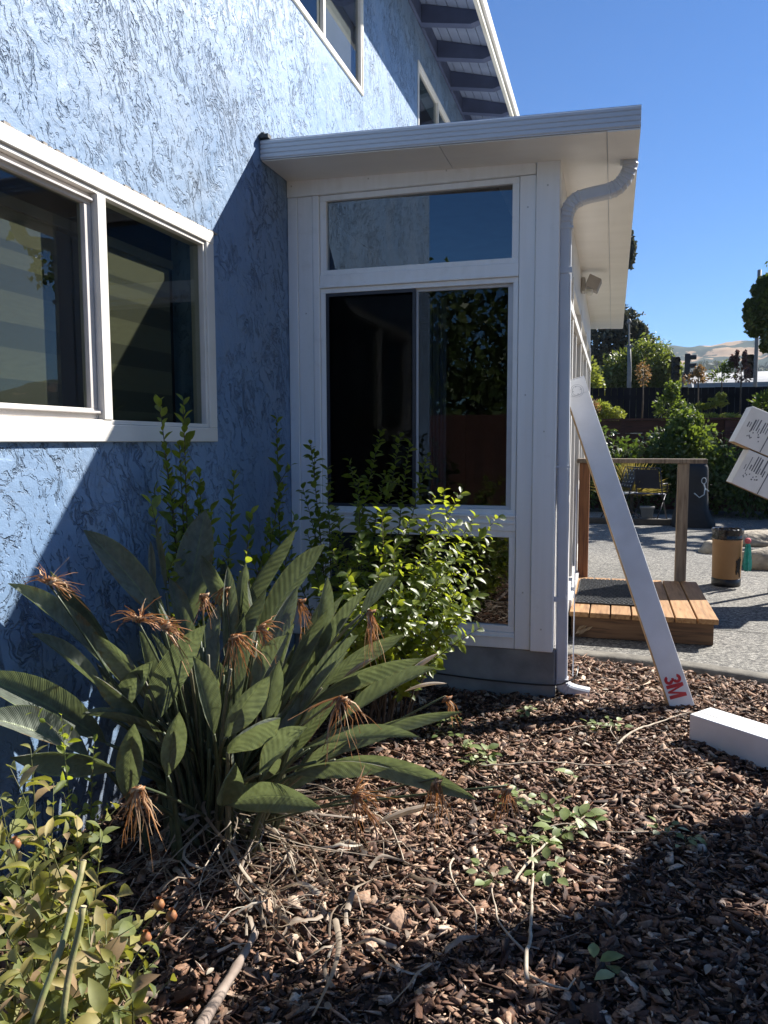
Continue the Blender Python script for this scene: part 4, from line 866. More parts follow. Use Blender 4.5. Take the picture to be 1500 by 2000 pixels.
# ------------------------------------------------------------------ foliage helpers
def leaf_mesh(name, L, W, fold=.25, curl=.12, n=5):
    vs = []; fs = []
    prof = [0, .75, 1.0, .72, 0] if n == 5 else [0,.6,.95,1,.7,0]
    for i, w_ in enumerate(prof):
        t = i/(len(prof)-1); y = t*L; z = -curl*L*t*t
        if w_ == 0: vs.append((0, y, z))
        else: vs += [(-w_*W/2, y, z+fold*w_*W/2), (0, y, z), (w_*W/2, y, z+fold*w_*W/2)]
    fs = [(0,2,1),(0,3,2)]
    k = 1
    for i in range(1, len(prof)-2):
        fs += [(k,k+1,k+4,k+3),(k+1,k+2,k+5,k+4)]; k += 3
    fs += [(k,k+1,k+3),(k+1,k+2,k+3)]
    return vs, fs
def leaf_data(name, mat, L, W, **k):
    vs, fs = leaf_mesh(name, L, W, **k); me = bpy.data.meshes.new(name); me.from_pydata(vs, [], fs); me.materials.append(mat)
    me.polygons.foreach_set('use_smooth', [True]*len(me.polygons)); return me
def cloud(name, mats, centers, sizes, parent, seed=0, lw=.5, flat=0, kind='stuff', up=.2):
    """many small separate leaf-shaped faces in one mesh; centres (n,3), sizes (n)"""
    r = np.random.default_rng(seed); n = len(centers); c = np.array(centers, float); s = np.array(sizes, float)
    d = r.normal(0, 1, (n, 3)); d /= np.linalg.norm(d, axis=1)[:, None]
    e = r.normal(0, 1, (n, 3)); e[:, 2] *= 1; e -= (e*d).sum(1)[:, None]*d; e /= np.linalg.norm(e, axis=1)[:, None]
    nn = np.cross(d, e)
    s = s[:, None]
    v = np.stack([c-d*s*.5, c-d*s*.05+e*s*lw*.5+nn*s*.08, c+d*s*.5, c-d*s*.05-e*s*lw*.5+nn*s*.08], 1)
    off = np.array(wloc(parent)) if parent is not None else np.zeros(3)
    v = (v-off).reshape(-1, 3); f = np.arange(n*4).reshape(-1, 4)
    me = bpy.data.meshes.new(name); me.vertices.add(n*4); me.vertices.foreach_set('co', v.reshape(-1).astype(np.float32))
    me.loops.add(n*4); me.loops.foreach_set('vertex_index', f.reshape(-1).astype(np.int32))
    me.polygons.add(n); me.polygons.foreach_set('loop_start', np.arange(0, n*4, 4, dtype=np.int32)); me.update(calc_edges=True)
    me.materials.append(mats)
    o = bpy.data.objects.new(name, me); COL.objects.link(o)
    if parent is not None: o.parent = parent
    if kind: o['kind'] = kind
    return o
def frame_matrix(p, d, up, s=1.0, roll=0):
    d = Vector(d).normalized(); up = Vector(up); x = d.cross(up)
    if x.length < 1e-4: x = d.cross(Vector((1,0,0)))
    x.normalize(); z = x.cross(d)
    m = Matrix((x, d, z)).transposed()
    m = m @ Matrix.Rotation(roll, 3, 'Y')
    m = m.to_4x4() @ Matrix.Scale(s, 4); m.translation = p; return m
def bez(a, b, c, t): return a*(1-t)**2+b*2*t*(1-t)+c*t*t

# ------------------------------------------------------------------ bird-of-paradise clump
BOPM = leafmat('strelitzia_leaf', [(0, (.10,.118,.095)), (.4, (.155,.175,.142)), (.75, (.20,.22,.185)), (1, (.26,.28,.245))], rough=.36, trans=(.27,.33,.12), tw=.21, ribs=1.0, spec=.55)
STALKM = leafmat('strelitzia_stalk', [(0, (.05,.07,.035)), (.6, (.09,.11,.055)), (1, (.14,.13,.08))], rough=.45, trans=(.1,.14,.04), tw=.05)
bop = thing('bird_of_paradise', (.45, 2.5, 0), 'large bird-of-paradise clump with paddle leaves and dried orange flowers by the blue wall', 'plant')
def blade(B, T, w, roll, fold, parent, stalkfrom, sag=.06, mat=BOPM, name='leaf'):
    B = Vector(B); T = Vector(T); B = (B-(T-B)*(.16 if stalkfrom is not None else 0)); ax = (T-B); L = ax.length; ax.normalize()
    view = (CAMP-(B+T)/2).normalized(); nrm = (view-ax*view.dot(ax)).normalized()
    nrm = Matrix.Rotation(math.radians(roll), 3, ax) @ nrm
    S = ax.cross(nrm).normalized(); mid = (B+T)/2+Vector((0,0,1))*sag*L-nrm*sag*L*.5
    n = 15; vs = []; fs = []; uv = []
    seed = random.uniform(0, 50)
    for i in range(n):
        t = i/(n-1); p = bez(B, mid+(mid-(B+T)/2), T, t); dd = (bez(B, mid+(mid-(B+T)/2), T, min(t+.02,1))-bez(B, mid+(mid-(B+T)/2), T, max(t-.02,0))).normalized()
        f = max(.012, (math.sin(min(t/.46, 1)*math.pi/2))**.85*(1-max(0,(t-.46)/.54)**2.6)**.95) if 0 < t < 1 else .02
        s = dd.cross(nrm).normalized(); nn = s.cross(dd) * -1
        nn = nn if nn.dot(nrm) > 0 else -nn
        for u in (-1, -.55, 0, .55, 1):
            lift = fold*abs(u)**1.3*w*.5*f
            wob = .05*w*abs(u)*mnoise.noise(Vector((t*6+seed, u*2, seed)))
            vs.append(p+s*u*w*.5*f*math.cos(fold*.5)+nn*(lift+wob)); uv.append((.5+u*.5, t*L))
    for i in range(n-1):
        for k in range(4): a = i*5+k; fs.append((a, a+1, a+6, a+5))
    mb = MB(); mb.add(vs, fs); mb.uv = uv; o = mb.build(name, mat, parent, smooth=True)
    if stalkfrom is not None:
        G = Vector(stalkfrom); M_ = (G+B)/2+Vector((0,0,.08)); M_ = Vector((G.x*.65+B.x*.35, G.y*.65+B.y*.35, max(G.z, B.z*.72)))
        pts = [bez(G, M_, B, k/9) for k in range(10)]
        MB().tube(pts, [.012-.0065*k/9 for k in range(10)], 7).build('stalk', STALKM, o, smooth=True)
    return o
GB = Vector((.47, 2.5, 0))
def gbase(B, r=.24):
    d = Vector((B[0]-GB.x, B[1]-GB.y, 0)); 
    if d.length > .01: d = d.normalized()*random.uniform(.02, r)
    d += Vector((random.uniform(-.05,.05), random.uniform(-.06,.06), 0)); p = GB+d; p.x = max(p.x, .08); return p
for (T, B, w_, roll, fold) in BOP:
    blade(B, T, w_*1.0, roll*1.3, .45+fold*1.5, bop, gbase(B))
rl_ = random.Random(11)
for k in range(26):   # upright blades filling the crown of the clump
    a = rl_.uniform(-1.3, 1.3); h = rl_.uniform(.62, .98)-.18*abs(a); B = Vector((GB.x+math.sin(a)*.24+.05, GB.y+rl_.uniform(-.15,.35), h*.62)); T = Vector((B.x+math.sin(a)*.20, B.y+rl_.uniform(-.1,.15), h+.08))
    if B.x < .1 or T.x < .08: continue
    blade(B, T, rl_.uniform(.055,.095), rl_.uniform(-75,75), rl_.uniform(.6,1.2), bop, gbase(B))
for k in range(30):   # inner and outer filler leaves
    a = rl_.uniform(-1.5, 1.9); R_ = rl_.uniform(.18, .62); h = rl_.uniform(.22, .80)*(1-.45*R_)
    B = Vector((GB.x+math.sin(a)*R_*.55, GB.y+.12-math.cos(a)*R_*.35, h*.62)); T = Vector((GB.x+math.sin(a)*R_*1.1, GB.y+.10-math.cos(a)*R_*.75, h*rl_.uniform(.9,1.15)+.1))
    if B.x < .08 or T.x < .07: continue
    blade(B, T, rl_.uniform(.05,.085), rl_.uniform(-70,70), rl_.uniform(.5,1.0), bop, gbase(B))
for k in range(90):   # bare stalks in the heart of the clump
    a = rl_.uniform(0, 2*math.pi); R_ = rl_.uniform(.08, .42); h = rl_.uniform(.3, .75)
    T = Vector((max(.06, GB.x+math.cos(a)*R_), GB.y+math.sin(a)*R_*.8, h)); G = Vector((max(.06, GB.x+math.cos(a)*R_*.35), GB.y+math.sin(a)*R_*.4, 0)); M_ = Vector((G.x*.8+T.x*.2, G.y*.8+T.y*.2, h*.6))
    MB().tube([bez(G, M_, T, q/6) for q in range(7)], [.010-.005*q/6 for q in range(7)], 6).build('stalk', STALKM, bop, smooth=True)
# dried flower sprays
DRYFL = leafmat('dried_flower', [(0, (.22,.09,.035)), (.35, (.40,.17,.06)), (.7, (.50,.28,.13)), (1, (.55,.42,.28))], rough=.6, trans=(.5,.22,.07), tw=.2)
DRYST = pm('dried_stalk', (.20,.15,.09), (.30,.23,.15), rough=.8, scale=30)
def strip(mb, pts, w0, w1, side, twist=0):
    n = len(pts); vs = []; 
    for i, p in enumerate(pts):
        t = i/(n-1); d = (pts[min(i+1,n-1)]-pts[max(i-1,0)]).normalized(); s = d.cross(side).normalized(); s = Matrix.Rotation(twist*t, 3, d) @ s
        ww = (w0+(w1-w0)*t); nn = s.cross(d)
        vs += [p-s*ww, p+nn*ww*.45, p+s*ww]
    fs = []
    for i in range(n-1): a = i*3; fs += [(a,a+1,a+4,a+3),(a+1,a+2,a+5,a+4)]
    mb.add(vs, fs)
rf = random.Random(21)
for i, (P_, size, dirn, spread, cnt) in enumerate(FLW):
    C_ = Vector(P_); size *= 1.0; mb = MB()
    cr = rr; cu_ = uu; cf = ff
    for k in range(cnt+8):
        a = math.radians(dirn+rf.uniform(-spread/2, spread/2)); dep = rf.uniform(-.6, .6)
        d = (cr*math.cos(a)+cu_*math.sin(a)-cf*dep).normalized(); L = size*rf.uniform(.45, 1.0)
        dr_ = rf.uniform(.2, 1.5); cw = rf.uniform(-.5,.5); pts = []
        for q in range(6):
            t = q/5; pts.append(C_+d*L*t+Vector((rf.uniform(-1,1)*.006+cw*L*t*t*.5, rf.uniform(-1,1)*.006, -dr_*L*t*t*.6)))
        strip(mb, pts, rf.uniform(.0018,.0045), .0008, Vector((rf.uniform(-1,1), rf.uniform(-1,1), rf.uniform(-1,1))), rf.uniform(-2,2))
    for k in range(4):
        a = math.radians(dirn+rf.uniform(-40,40)); mb.obox(C_+cr*math.cos(a)*.012+cu_*math.sin(a)*.012, (.012,.002,.004), (0,.007,0), (.002,0,.006))
    o = mb.build('dried_flower', DRYFL, bop, smooth=True)
    G = Vector((max(.08, GB.x+rf.uniform(-.1,.1)), GB.y+rf.uniform(-.1,.1), .02)); M_ = Vector((G.x*.45+C_.x*.55, G.y*.45+C_.y*.55, C_.z*.62))
    MB().tube([bez(G, M_, C_, q/9) for q in range(10)], [.0055-.002*q/9 for q in range(10)], 6).build('stalk', STALKM, o, smooth=True)
# grey bracts
BRACT = leafmat('bract', [(0,(.30,.24,.20)),(1,(.42,.36,.30))], rough=.5, trans=(.4,.3,.2), tw=.15)
for (a, b, w_) in (((1.14,2.33,.20),(1.345,2.36,.285),.035), ((1.17,2.55,.62),(1.30,2.58,.72),.03), ((.95,2.55,.60),(1.08,2.52,.70),.028), ((1.20,2.50,.60),(1.36,2.44,.66),.02)):
    blade(a, b, w_, 70, .9, bop, None, mat=BRACT, name='bract')
# dead straps curling out of the base
STRAPM = leafmat('dead_strap', [(0, (.16,.115,.08)), (.4, (.28,.215,.155)), (.8, (.42,.35,.27)), (1, (.55,.49,.40))], rough=.6, trans=(.4,.3,.18), tw=.15)
rs_ = random.Random(5)
for k in range(95):
    a = rs_.uniform(-1.0, 1.55) if k % 4 else rs_.uniform(-1.6, 2.0)
    dx, dy = math.sin(a+.55), -math.cos(a+.55); R0 = rs_.uniform(.05,.2); R1 = R0+rs_.uniform(.15,.62)*(1.0 if a > -.5 else .6)
    z0_ = rs_.uniform(.02, .17); pts = []; side = rs_.uniform(-.9,.9); hz = rs_.uniform(.0,.09)
    for q in range(9):
        t = q/8; R_ = R0+(R1-R0)*t; zz = max(.022+hz*.4*math.sin(t*3), z0_*(1-t**1.3)+hz*math.sin(t*math.pi))
        wg = side*math.sin(t*2.6+k)*R_; pts.append(Vector((max(.05, GB.x+dx*R_-dy*wg), GB.y+dy*R_+dx*wg, zz+gz(GB.x+dx*R_, GB.y+dy*R_))))
    mb = MB(); w_ = rs_.choice([.0015,.002,.003,.005,.008]); strip(mb, pts, w_, w_*.35, Vector((rs_.uniform(-.4,.4),rs_.uniform(-.4,.4),1)), rs_.uniform(-2.5,2.5))
    mb.build('dead_leaf', STRAPM, bop, smooth=True)

for k in range(120):   # curls of dead leaf lying on the mulch in front
    x = rs_.gauss(.92, .24); y = rs_.gauss(2.22, .22); a0 = rs_.uniform(0, 6.28); cv = rs_.uniform(-9, 9); st_ = rs_.uniform(.012, .028); pts = []; p = Vector((x, y, gz(x, y)+rs_.uniform(.025,.05)))
    for q in range(9):
        pts.append(p.copy()); a0 += cv*st_*rs_.uniform(.4,1.6); p += Vector((math.cos(a0)*st_, math.sin(a0)*st_, rs_.uniform(-.004,.006)+(.006 if q < 3 else -.006)))
        p.z = max(p.z, gz(p.x, p.y)+.018)
    mb = MB(); w_ = rs_.choice([.0015,.002,.003,.004,.007,.010]); strip(mb, pts, w_, w_*.3, Vector((rs_.uniform(-.6,.6),rs_.uniform(-.6,.6),1)), rs_.uniform(-3,3)); mb.build('dead_leaf', STRAPM, bop, smooth=True)
# ------------------------------------------------------------------ evergreen shrub in front of the sunroom
SHL = leafmat('shrub_leaf', [(0, (.035,.065,.012)), (.4, (.07,.11,.018)), (.75, (.12,.17,.025)), (1, (.19,.23,.05))], rough=.42, trans=(.50,.58,.04), tw=.42, spec=.5)
BARKM = pm('shrub_bark', (.075,.055,.035), (.12,.09,.06), rough=.9, scale=40)
GST = pm('green_stem', (.10,.14,.04), (.14,.12,.05), rough=.6, scale=30)
def leafy_plant(root, tips, bases, sz, mat, stemmat, seed, frac=(.35,1), per=.017, nparts=280, r0=.006, name='leaf', upness=.5, meshes=None, bend=.15, twigs=True):
    r = random.Random(seed); LM = []; 
    for j, tp in enumerate(tips):
        T = Vector(tp); b0 = Vector(bases[j % len(bases)] if not callable(bases) else bases(T)); 
        M_ = Vector(((b0.x*.75+T.x*.25), (b0.y*.75+T.y*.25), b0.z+(T.z-b0.z)*.55))+Vector((r.uniform(-1,1), r.uniform(-1,1), 0))*bend*.3
        pts = [bez(b0, M_, T, q/11) for q in range(12)]
        MB().tube(pts, [r0*(1-.8*q/11) for q in range(12)], 5).build('branch', stemmat, root, smooth=True)
        Lt = sum((pts[q+1]-pts[q]).length for q in range(11)); 
        paths = [(pts, frac[0], frac[1], per)]
        if twigs:
            for q in range(r.randint(2, 4)):
                t0 = r.uniform(.45, .9); p = bez(b0, M_, T, t0); d = Vector((r.uniform(-1,1), r.uniform(-1,1), r.uniform(.2,1))).normalized()*r.uniform(.05,.14)
                tw_ = [p, p+d*.5+Vector((0,0,.005)), p+d]; MB().tube(tw_, [r0*.35, r0*.28, r0*.15], 4).build('branch', stemmat, root, smooth=True)
                paths.append((tw_, .1, 1, per))
        for (pp, f0, f1, pr) in paths:
            Lp = sum((pp[q+1]-pp[q]).length for q in range(len(pp)-1)); m = max(3, int(Lp*(f1-f0)/pr)); ph = r.uniform(0, 6)
            for q in range(m):
                t = f0+(f1-f0)*q/(m-1); x_ = t*(len(pp)-1); i0 = min(int(x_), len(pp)-2); p = pp[i0].lerp(pp[i0+1], x_-i0); d = (pp[i0+1]-pp[i0]).normalized()
                ph += 2.4; a = d.cross(Vector((.3,.1,1))).normalized(); b_ = d.cross(a); out = a*math.cos(ph)+b_*math.sin(ph)
                tip = .35+.9*(q/(m-1))**2 if False else 0
                ld = (out*(1-.35*(q/(m-1)))+d*upness+Vector((0,0,.15))).normalized(); s = sz*r.uniform(.45, 1.3)*(1-.25*(q/(m-1)))
                LM.append((p, ld, d+Vector((r.uniform(-.5,.5), r.uniform(-.5,.5), r.uniform(0,.5))), s, r.uniform(-.6,.6)))
    LM.sort(key=lambda l: -(l[3]/max(.2,(l[0]-CAMP).length)))
    pl = wloc(root)
    for l in LM[:nparts]:
        inst(name, r.choice(meshes), frame_matrix(l[0], l[1], l[2], l[3], l[4]), root, pl)
    mb = MB(); vsm = [([v.co.copy() for v in m_.vertices], [tuple(p.vertices) for p in m_.polygons]) for m_ in meshes]
    for l in LM[nparts:]:
        mt_ = frame_matrix(l[0], l[1], l[2], l[3], l[4]); vv, ff_ = r.choice(vsm); mb.add([mt_@v for v in vv], ff_)
    if mb.v: mb.build('foliage', mat, root, smooth=True, kind='stuff')
    return len(LM)
shm = [leaf_data('leaf', SHL, 1, .54, fold=.35, curl=c) for c in (.05, .18, .3)]
shrub = thing('evergreen_shrub', (.85, 3.7, 0), 'bright green small-leaved shrub sprawling in front of the sunroom glass', 'shrub')
rb2 = random.Random(4)
def mbase(T): return (.72+rb2.uniform(-.12,.12)+(T.x-.8)*.15, 3.62+rb2.uniform(-.12,.12), 0)
n1_ = leafy_plant(shrub, STEMM, mbase, .064, SHL, BARKM, 3, frac=(.42,1), per=.0125, nparts=300, meshes=shm, r0=.006, upness=.25)
lanky = thing('lanky_shrub', (.25, 3.05, 0), 'lanky leafy shoots rising against the shaded blue wall left of the sunroom', 'shrub')
def lbase(T): return (.14+rb2.uniform(0,.2), 2.95+(T.y-2.9)*.6+rb2.uniform(-.05,.05), 0)
leafy_plant(lanky, STEML, lbase, .066, SHL, BARKM, 9, frac=(.40,1), per=.020, nparts=160, meshes=shm, r0=.006, upness=.75, bend=.05)

# ------------------------------------------------------------------ rose bush in the near left corner
RSL = leafmat('rose_leaf', [(0, (.07,.095,.02)), (.35, (.13,.15,.035)), (.62, (.24,.22,.05)), (.8, (.33,.26,.10)), (.9, (.30,.19,.10)), (1, (.36,.29,.18))], rough=.62, trans=(.42,.42,.05), tw=.30)
rsm = [leaf_data('leaf', RSL, 1, wv_, fold=f_, curl=c) for wv_, f_, c in ((.55,.3,.25),(.5,.7,.45),(.62,.4,.6),(.34,1.1,.7))]
rose = thing('rose_bush', (.55, 1.35, 0), 'yellowing rose bush with cut canes and red hips in the near left corner', 'rose bush')
def rbase(T): return (T.x*.55+.25+rb2.uniform(-.06,.06), T.y*.5+.72+rb2.uniform(-.06,.06), 0)
leafy_plant(rose, [Vector(p) for p in ROSE], rbase, .060, RSL, GST, 8, frac=(.30,1), per=.026, nparts=300, meshes=rsm, r0=.0045, upness=.45, bend=.25)
CANEM = pm('rose_cane', (.24,.26,.09), (.26,.20,.10), rough=.6, scale=30, bump=.5, bscale=80)
for c in CANE:
    MB().tube([q+Vector((random.uniform(-1,1),random.uniform(-1,1),0))*.0012 for q in dens(c, .03)], .0058, 9).build('cane', CANEM, rose, smooth=True)
    e = Vector(c[-1]); d = (e-Vector(c[-2])).normalized(); MB().tube([e, e+d*.002], .0056, 9).build('cut_end', pm('cut_wood', (.45,.38,.24), rough=.8), rose)
HIPM = pm('rose_hip', (.28,.09,.04), (.34,.17,.07), rough=.4, scale=60)
for p in HIPS:
    c = Vector(p); MB().lathe(c, [(0,-.012),(.009,-.009),(.013,0),(.010,.009),(.004,.013),(.006,.018)], 12).build('rose_hip', HIPM, rose, smooth=True)
    MB().tube([c-Vector((0,0,.01)), c+Vector((-.03,-.02,-.05)), c+Vector((-.07,-.03,-.12)), c+Vector((-.12,-.02,-.3))], .0022, 5).build('hip_stem', GST, rose)
# small sprig between rose and wall
spr = thing('seedling', (.40, 1.85, 0), 'thin green seedling standing between the rose bush and the wall', 'plant')
leafy_plant(spr, [(.42,1.75,.70),(.50,1.78,.62),(.46,1.7,.5)], [(.42,1.85,0)], .035, SHL, GST, 4, frac=(.3,1), per=.02, nparts=60, meshes=shm, r0=.003)

# ------------------------------------------------------------------ twigs, weeds, litter on the mulch
TWG = pm('pale_twig', (.52,.44,.34), (.34,.27,.20), rough=.8, scale=40)
labs = ['pale bent twig in front of the leaning carton', 'short forked twig end left of the lying carton', 'long thin twig lying straight across the mulch', 'pale stick slanting over the weeds', 'thin trailing stem crossing the lit mulch',
 'forked pale stick standing out at the shadow edge', 'left arm of broken twig at the shadow edge', 'curved twig end at the bottom of the shaded mulch', 'wavy dry stem beside the weeds', 'kinked dry stem right of the dead straps', 'thin straight twig near the downspout']
for i, (pts, r_, kd) in enumerate(TWIG):
    P_ = [Vector((p[0], p[1], gz(p[0], p[1])+.036+r_*1.3+(.014*math.sin(q*2.1) if q not in (0, len(pts)-1) else 0))) for q, p in enumerate(pts)]
    d_ = dens(P_, .03); m_ = len(d_)
    d_ = [p+Vector((random.uniform(-1,1),random.uniform(-1,1),random.uniform(-1,1)))*.0025 for p in d_]
    mb = MB(); mb.tube(d_, [r_*1.05*(1.0-.55*q/m_) for q in range(m_)], 6)
    tag(mb.build('twig', TWG, smooth=True), labs[i], 'twig')
LOGM = pm('weathered_branch', (.34,.27,.22), (.20,.15,.12), rough=.85, scale=25, bump=.8, bscale=50, stretch=(1,.4,1), dist=.005)
P_ = [Vector((p[0], p[1], gz(p[0],p[1])+.045)) for p in LOG]
mb = MB(); dd_ = dens(P_, .03); mb.tube(dd_, [.009+.009*min(1,q/14)+.005*mnoise.noise(Vector((q*.7,0,0))) for q in range(len(dd_))], 9)
tag(mb.build('dead_branch', LOGM, smooth=True), 'thick weathered dead branch lying at the bottom edge', 'branch')
P_ = [Vector((p[0], p[1], gz(p[0],p[1])+.05)) for p in STRAP]
mb = MB(); strip(mb, dens(P_, .03), .009, .006, Vector((0,0,1)), .8); tag(mb.build('dead_stalk', STRAPM, smooth=True), 'flattened dead stalk on the mulch right of the branch', 'dead stalk')
WEEDM = leafmat('weed_leaf', [(0, (.10,.15,.04)), (.5, (.24,.30,.11)), (1, (.42,.46,.25))], rough=.5, trans=(.34,.42,.10), tw=.3)
wdm = [leaf_data('leaf', WEEDM, 1, .62, fold=.2, curl=c) for c in (.1, .3)]
wl = ['pale weed nearest the spent flower', 'weed cluster right of the long dark leaf', 'leafy weed in the middle of the lit mulch', 'small weed beside the long dark leaf tip', 'weed sprig above the slanting stick', 'weed tuft left of the slanting stick',
 'weed spray at the top of the slanting stick', 'large flat-leaved weed on the slanting stick', 'low weed at the foot of the wavy stem', 'thin weed on the trailing stem', 'weed left of the forked stick', 'creeping weed between two twigs', 'weed under the slanting stick',
 'green sprig in the shade of the foundation', 'green leaves on the bent twig', 'weed between foundation and bent twig', 'yellow leaf pair on the long straight twig', 'green leaf in the near shadow', 'small yellow leaf in the near shadow', 'dull weed at the shadow edge', 'dull broad leaves at the shadow edge', 'broad weed leaf by the wavy stem', 'weed nearest the shrub foot', 'weed under the lowest green blade']
rw = random.Random(31)
for i, p in enumerate(WEED):
    c = Vector((p[0], p[1], gz(p[0],p[1])+.02)); t = thing('weed', tuple(c), wl[i], 'weed'); big = .060 if i in (2,6,7,21) else .040
    if i in (17, 18): cnt = 2
    elif i in (16,): cnt = 3
    else: cnt = rw.randint(8, 16)
    for k in range(cnt):
        a = rw.uniform(0, 6.28); R_ = rw.uniform(.0, .055) if cnt > 3 else .015; q = c+Vector((math.cos(a)*R_, math.sin(a)*R_, rw.uniform(.012,.045)))
        d = Vector((math.cos(a), math.sin(a), rw.uniform(-.1,.6))); inst('leaf', rw.choice(wdm), frame_matrix(q, d, Vector((rw.uniform(-.3,.3),rw.uniform(-.3,.3),1)), big*rw.uniform(.6,1.2)*(1.6 if cnt <= 3 else 1), rw.uniform(-.4,.4)), t)
        if cnt > 3 and k % 3 == 0: MB().tube([c, (c+q)/2+Vector((0,0,.01)), q], .0014, 4).build('stem', GST, t)
# fallen leaves and pale bits
for i in range(0):
    pass
lit = []
for i in range(300):
    x = rng.uniform(.5, 3.2); y = rng.uniform(1.5, 5.0)
    if y > 5.1-(x-1.74)*.27 or (x < 1.65 and y > 4.3): continue
    lit.append((x, y))
mb = MB(); vv, ff_ = leaf_mesh('x', 1, .55, fold=.3, curl=.25)
for (x, y) in lit:
    a = rw.uniform(0, 6.28); mt_ = frame_matrix(Vector((x, y, gz(x,y)+.026)), (math.cos(a), math.sin(a), rw.uniform(-.1,.25)), (rw.uniform(-.5,.5), rw.uniform(-.5,.5), 1), rw.uniform(.018,.042), rw.uniform(-.8,.8)); mb.add([mt_@Vector(v) for v in vv], ff_)
tag(mb.build('fallen_leaves', STRAPM, smooth=True), 'small dry leaves and pale scraps scattered over the mulch', 'leaf litter', kind='stuff')

# ------------------------------------------------------------------ unseen tree added right of the frame, crown shaped to shade the near bed
DKL = leafmat('tree_leaf_dark', [(0, (.025,.045,.012)), (.6, (.05,.085,.02)), (1, (.10,.14,.035))], rough=.45, trans=(.2,.3,.03), tw=.2)
TRK = pm('tree_bark', (.11,.085,.06), (.06,.045,.03), rough=.95, scale=9, bump=.8, bscale=20, dist=.02)
def shaded(gx, gy):
    yb = None
    for (x0, y0), (x1, y1) in zip(SHB[:-1], SHB[1:]):
        if x0 <= gx <= x1: yb = y0+(y1-y0)*(gx-x0)/(x1-x0+1e-9)
    if yb is None: yb = SHB[-1][1] if gx > SHB[-1][0] else -9
    if gx < .98+max(0, 1.75-gy)*-.0: return False
    if gy > yb-.05+.02*mnoise.noise(Vector((gx*3.2, gy*3.2, 0)))+.025*mnoise.noise(Vector((gx*11, gy*11, 3))): return False
    for (px_, py_, r_) in ((1.48,1.86,.10),(1.60,1.87,.14),(1.52,1.76,.15),(1.71,1.98,.09),(2.28,2.45,.10),(2.42,2.50,.11)):
        if (gx-px_)**2+((gy-py_)*1.3)**2 < r_*r_: return False
    return True
rt = random.Random(17); cs_ = []; k = 0
while len(cs_) < 32000 and k < 200000:
    k += 1; gx = rt.uniform(.9, 3.9); gy = rt.uniform(-1.6, 3.9)
    if not shaded(gx, gy): continue
    z_ = 3.35+.75*mnoise.noise(Vector((gx*1.4, gy*1.4, 2)))+rt.uniform(-.55,.55)
    if gx < 1.6: z_ += .5
    x_ = gx+.82*z_; y_ = gy+.92*z_
    if x_ < 1.863+.26*y_+.35: continue
    cs_.append((x_, y_, z_))
tree = thing('shade_tree', (5.4, 4.6, 0), 'unseen dark-leaved tree added outside the right edge, crown shaped to shade the near mulch', 'tree')
cloud('crown', DKL, cs_, np.random.default_rng(2).uniform(.08, .125, len(cs_)), tree, 2, lw=.7)
MB().tube([(5.6,4.7,-.1),(5.55,4.7,.8),(5.35,4.65,1.6),(5.2,4.6,2.4),(5.0,4.5,3.3)], [.16,.13,.115,.09,.05], 10).build('trunk', TRK, tree, smooth=True)
for e in ((4.3,4.9,3.3),(5.6,3.9,3.4),(5.9,5.4,3.6),(4.6,3.9,3.5)): MB().tube([(5.3,4.65,1.9), (Vector((5.3,4.65,1.9))+Vector(e))/2+Vector((0,0,.2)), e], [.07,.05,.02], 7).build('limb', TRK, tree, smooth=True)

# fence and trees behind the camera, seen only in the sunroom glass
FR = woodmat('red_fence_wood', (.05,.016,.010), (.07,.026,.016), (.025,.009,.006), st=(3,3,.25))
fn = thing('board_fence', (3, -3.2, 0), 'red-brown board fence behind the photographer, mirrored in the sunroom glass', 'fence')
x = -1.5
while x < 9:
    MB().box((x, -3.2, 0), (x+.14, -3.175, 1.85)).build('fence_board', FR, fn); x += .146
for z_ in (.35, 1.5): bx('fence_rail', (-1.5, -3.24, z_), (9, -3.205, z_+.09), FR, fn)
bt = thing('broad_tree', (-.8, -6.5, 0), 'broad dark tree behind the photographer, mirrored in the sunroom glass', 'tree')
def blobs(cs, per, seed):
    r = np.random.default_rng(seed); out = []
    for (x, y, z_, a, b, c) in cs:
        d = r.normal(0, 1, (per, 3)); d /= np.linalg.norm(d, axis=1)[:, None]; q = r.uniform(.25, 1.18, (per, 1))**.5
        d = d*q*(1+.25*np.sin(d[:, :1]*7+x)*np.cos(d[:, 1:2]*6+z_)); out.append(d*np.array([a, b, c])+np.array([x, y, z_]))
    return np.concatenate(out)
pts_ = blobs([(-.4,-6.5,3.1,1.5,1.4,1.4),(-2.0,-6.3,3.3,1.5,1.4,1.5),(.8,-6.6,2.7,1.2,1.2,1.1),(-1.0,-5.8,2.0,1.8,1.2,1.0),(-3.4,-6.2,2.6,1.3,1.3,1.2)], 1500, 3)
cloud('crown', DKL, pts_, np.random.default_rng(2).uniform(.12,.24,len(pts_)), bt, 4, lw=.7)
MB().tube([(-.8,-6.5,-.1),(-.9,-6.5,1.2),(-.7,-6.4,2.6)], [.2,.16,.1], 10).build('trunk', TRK, bt, smooth=True)
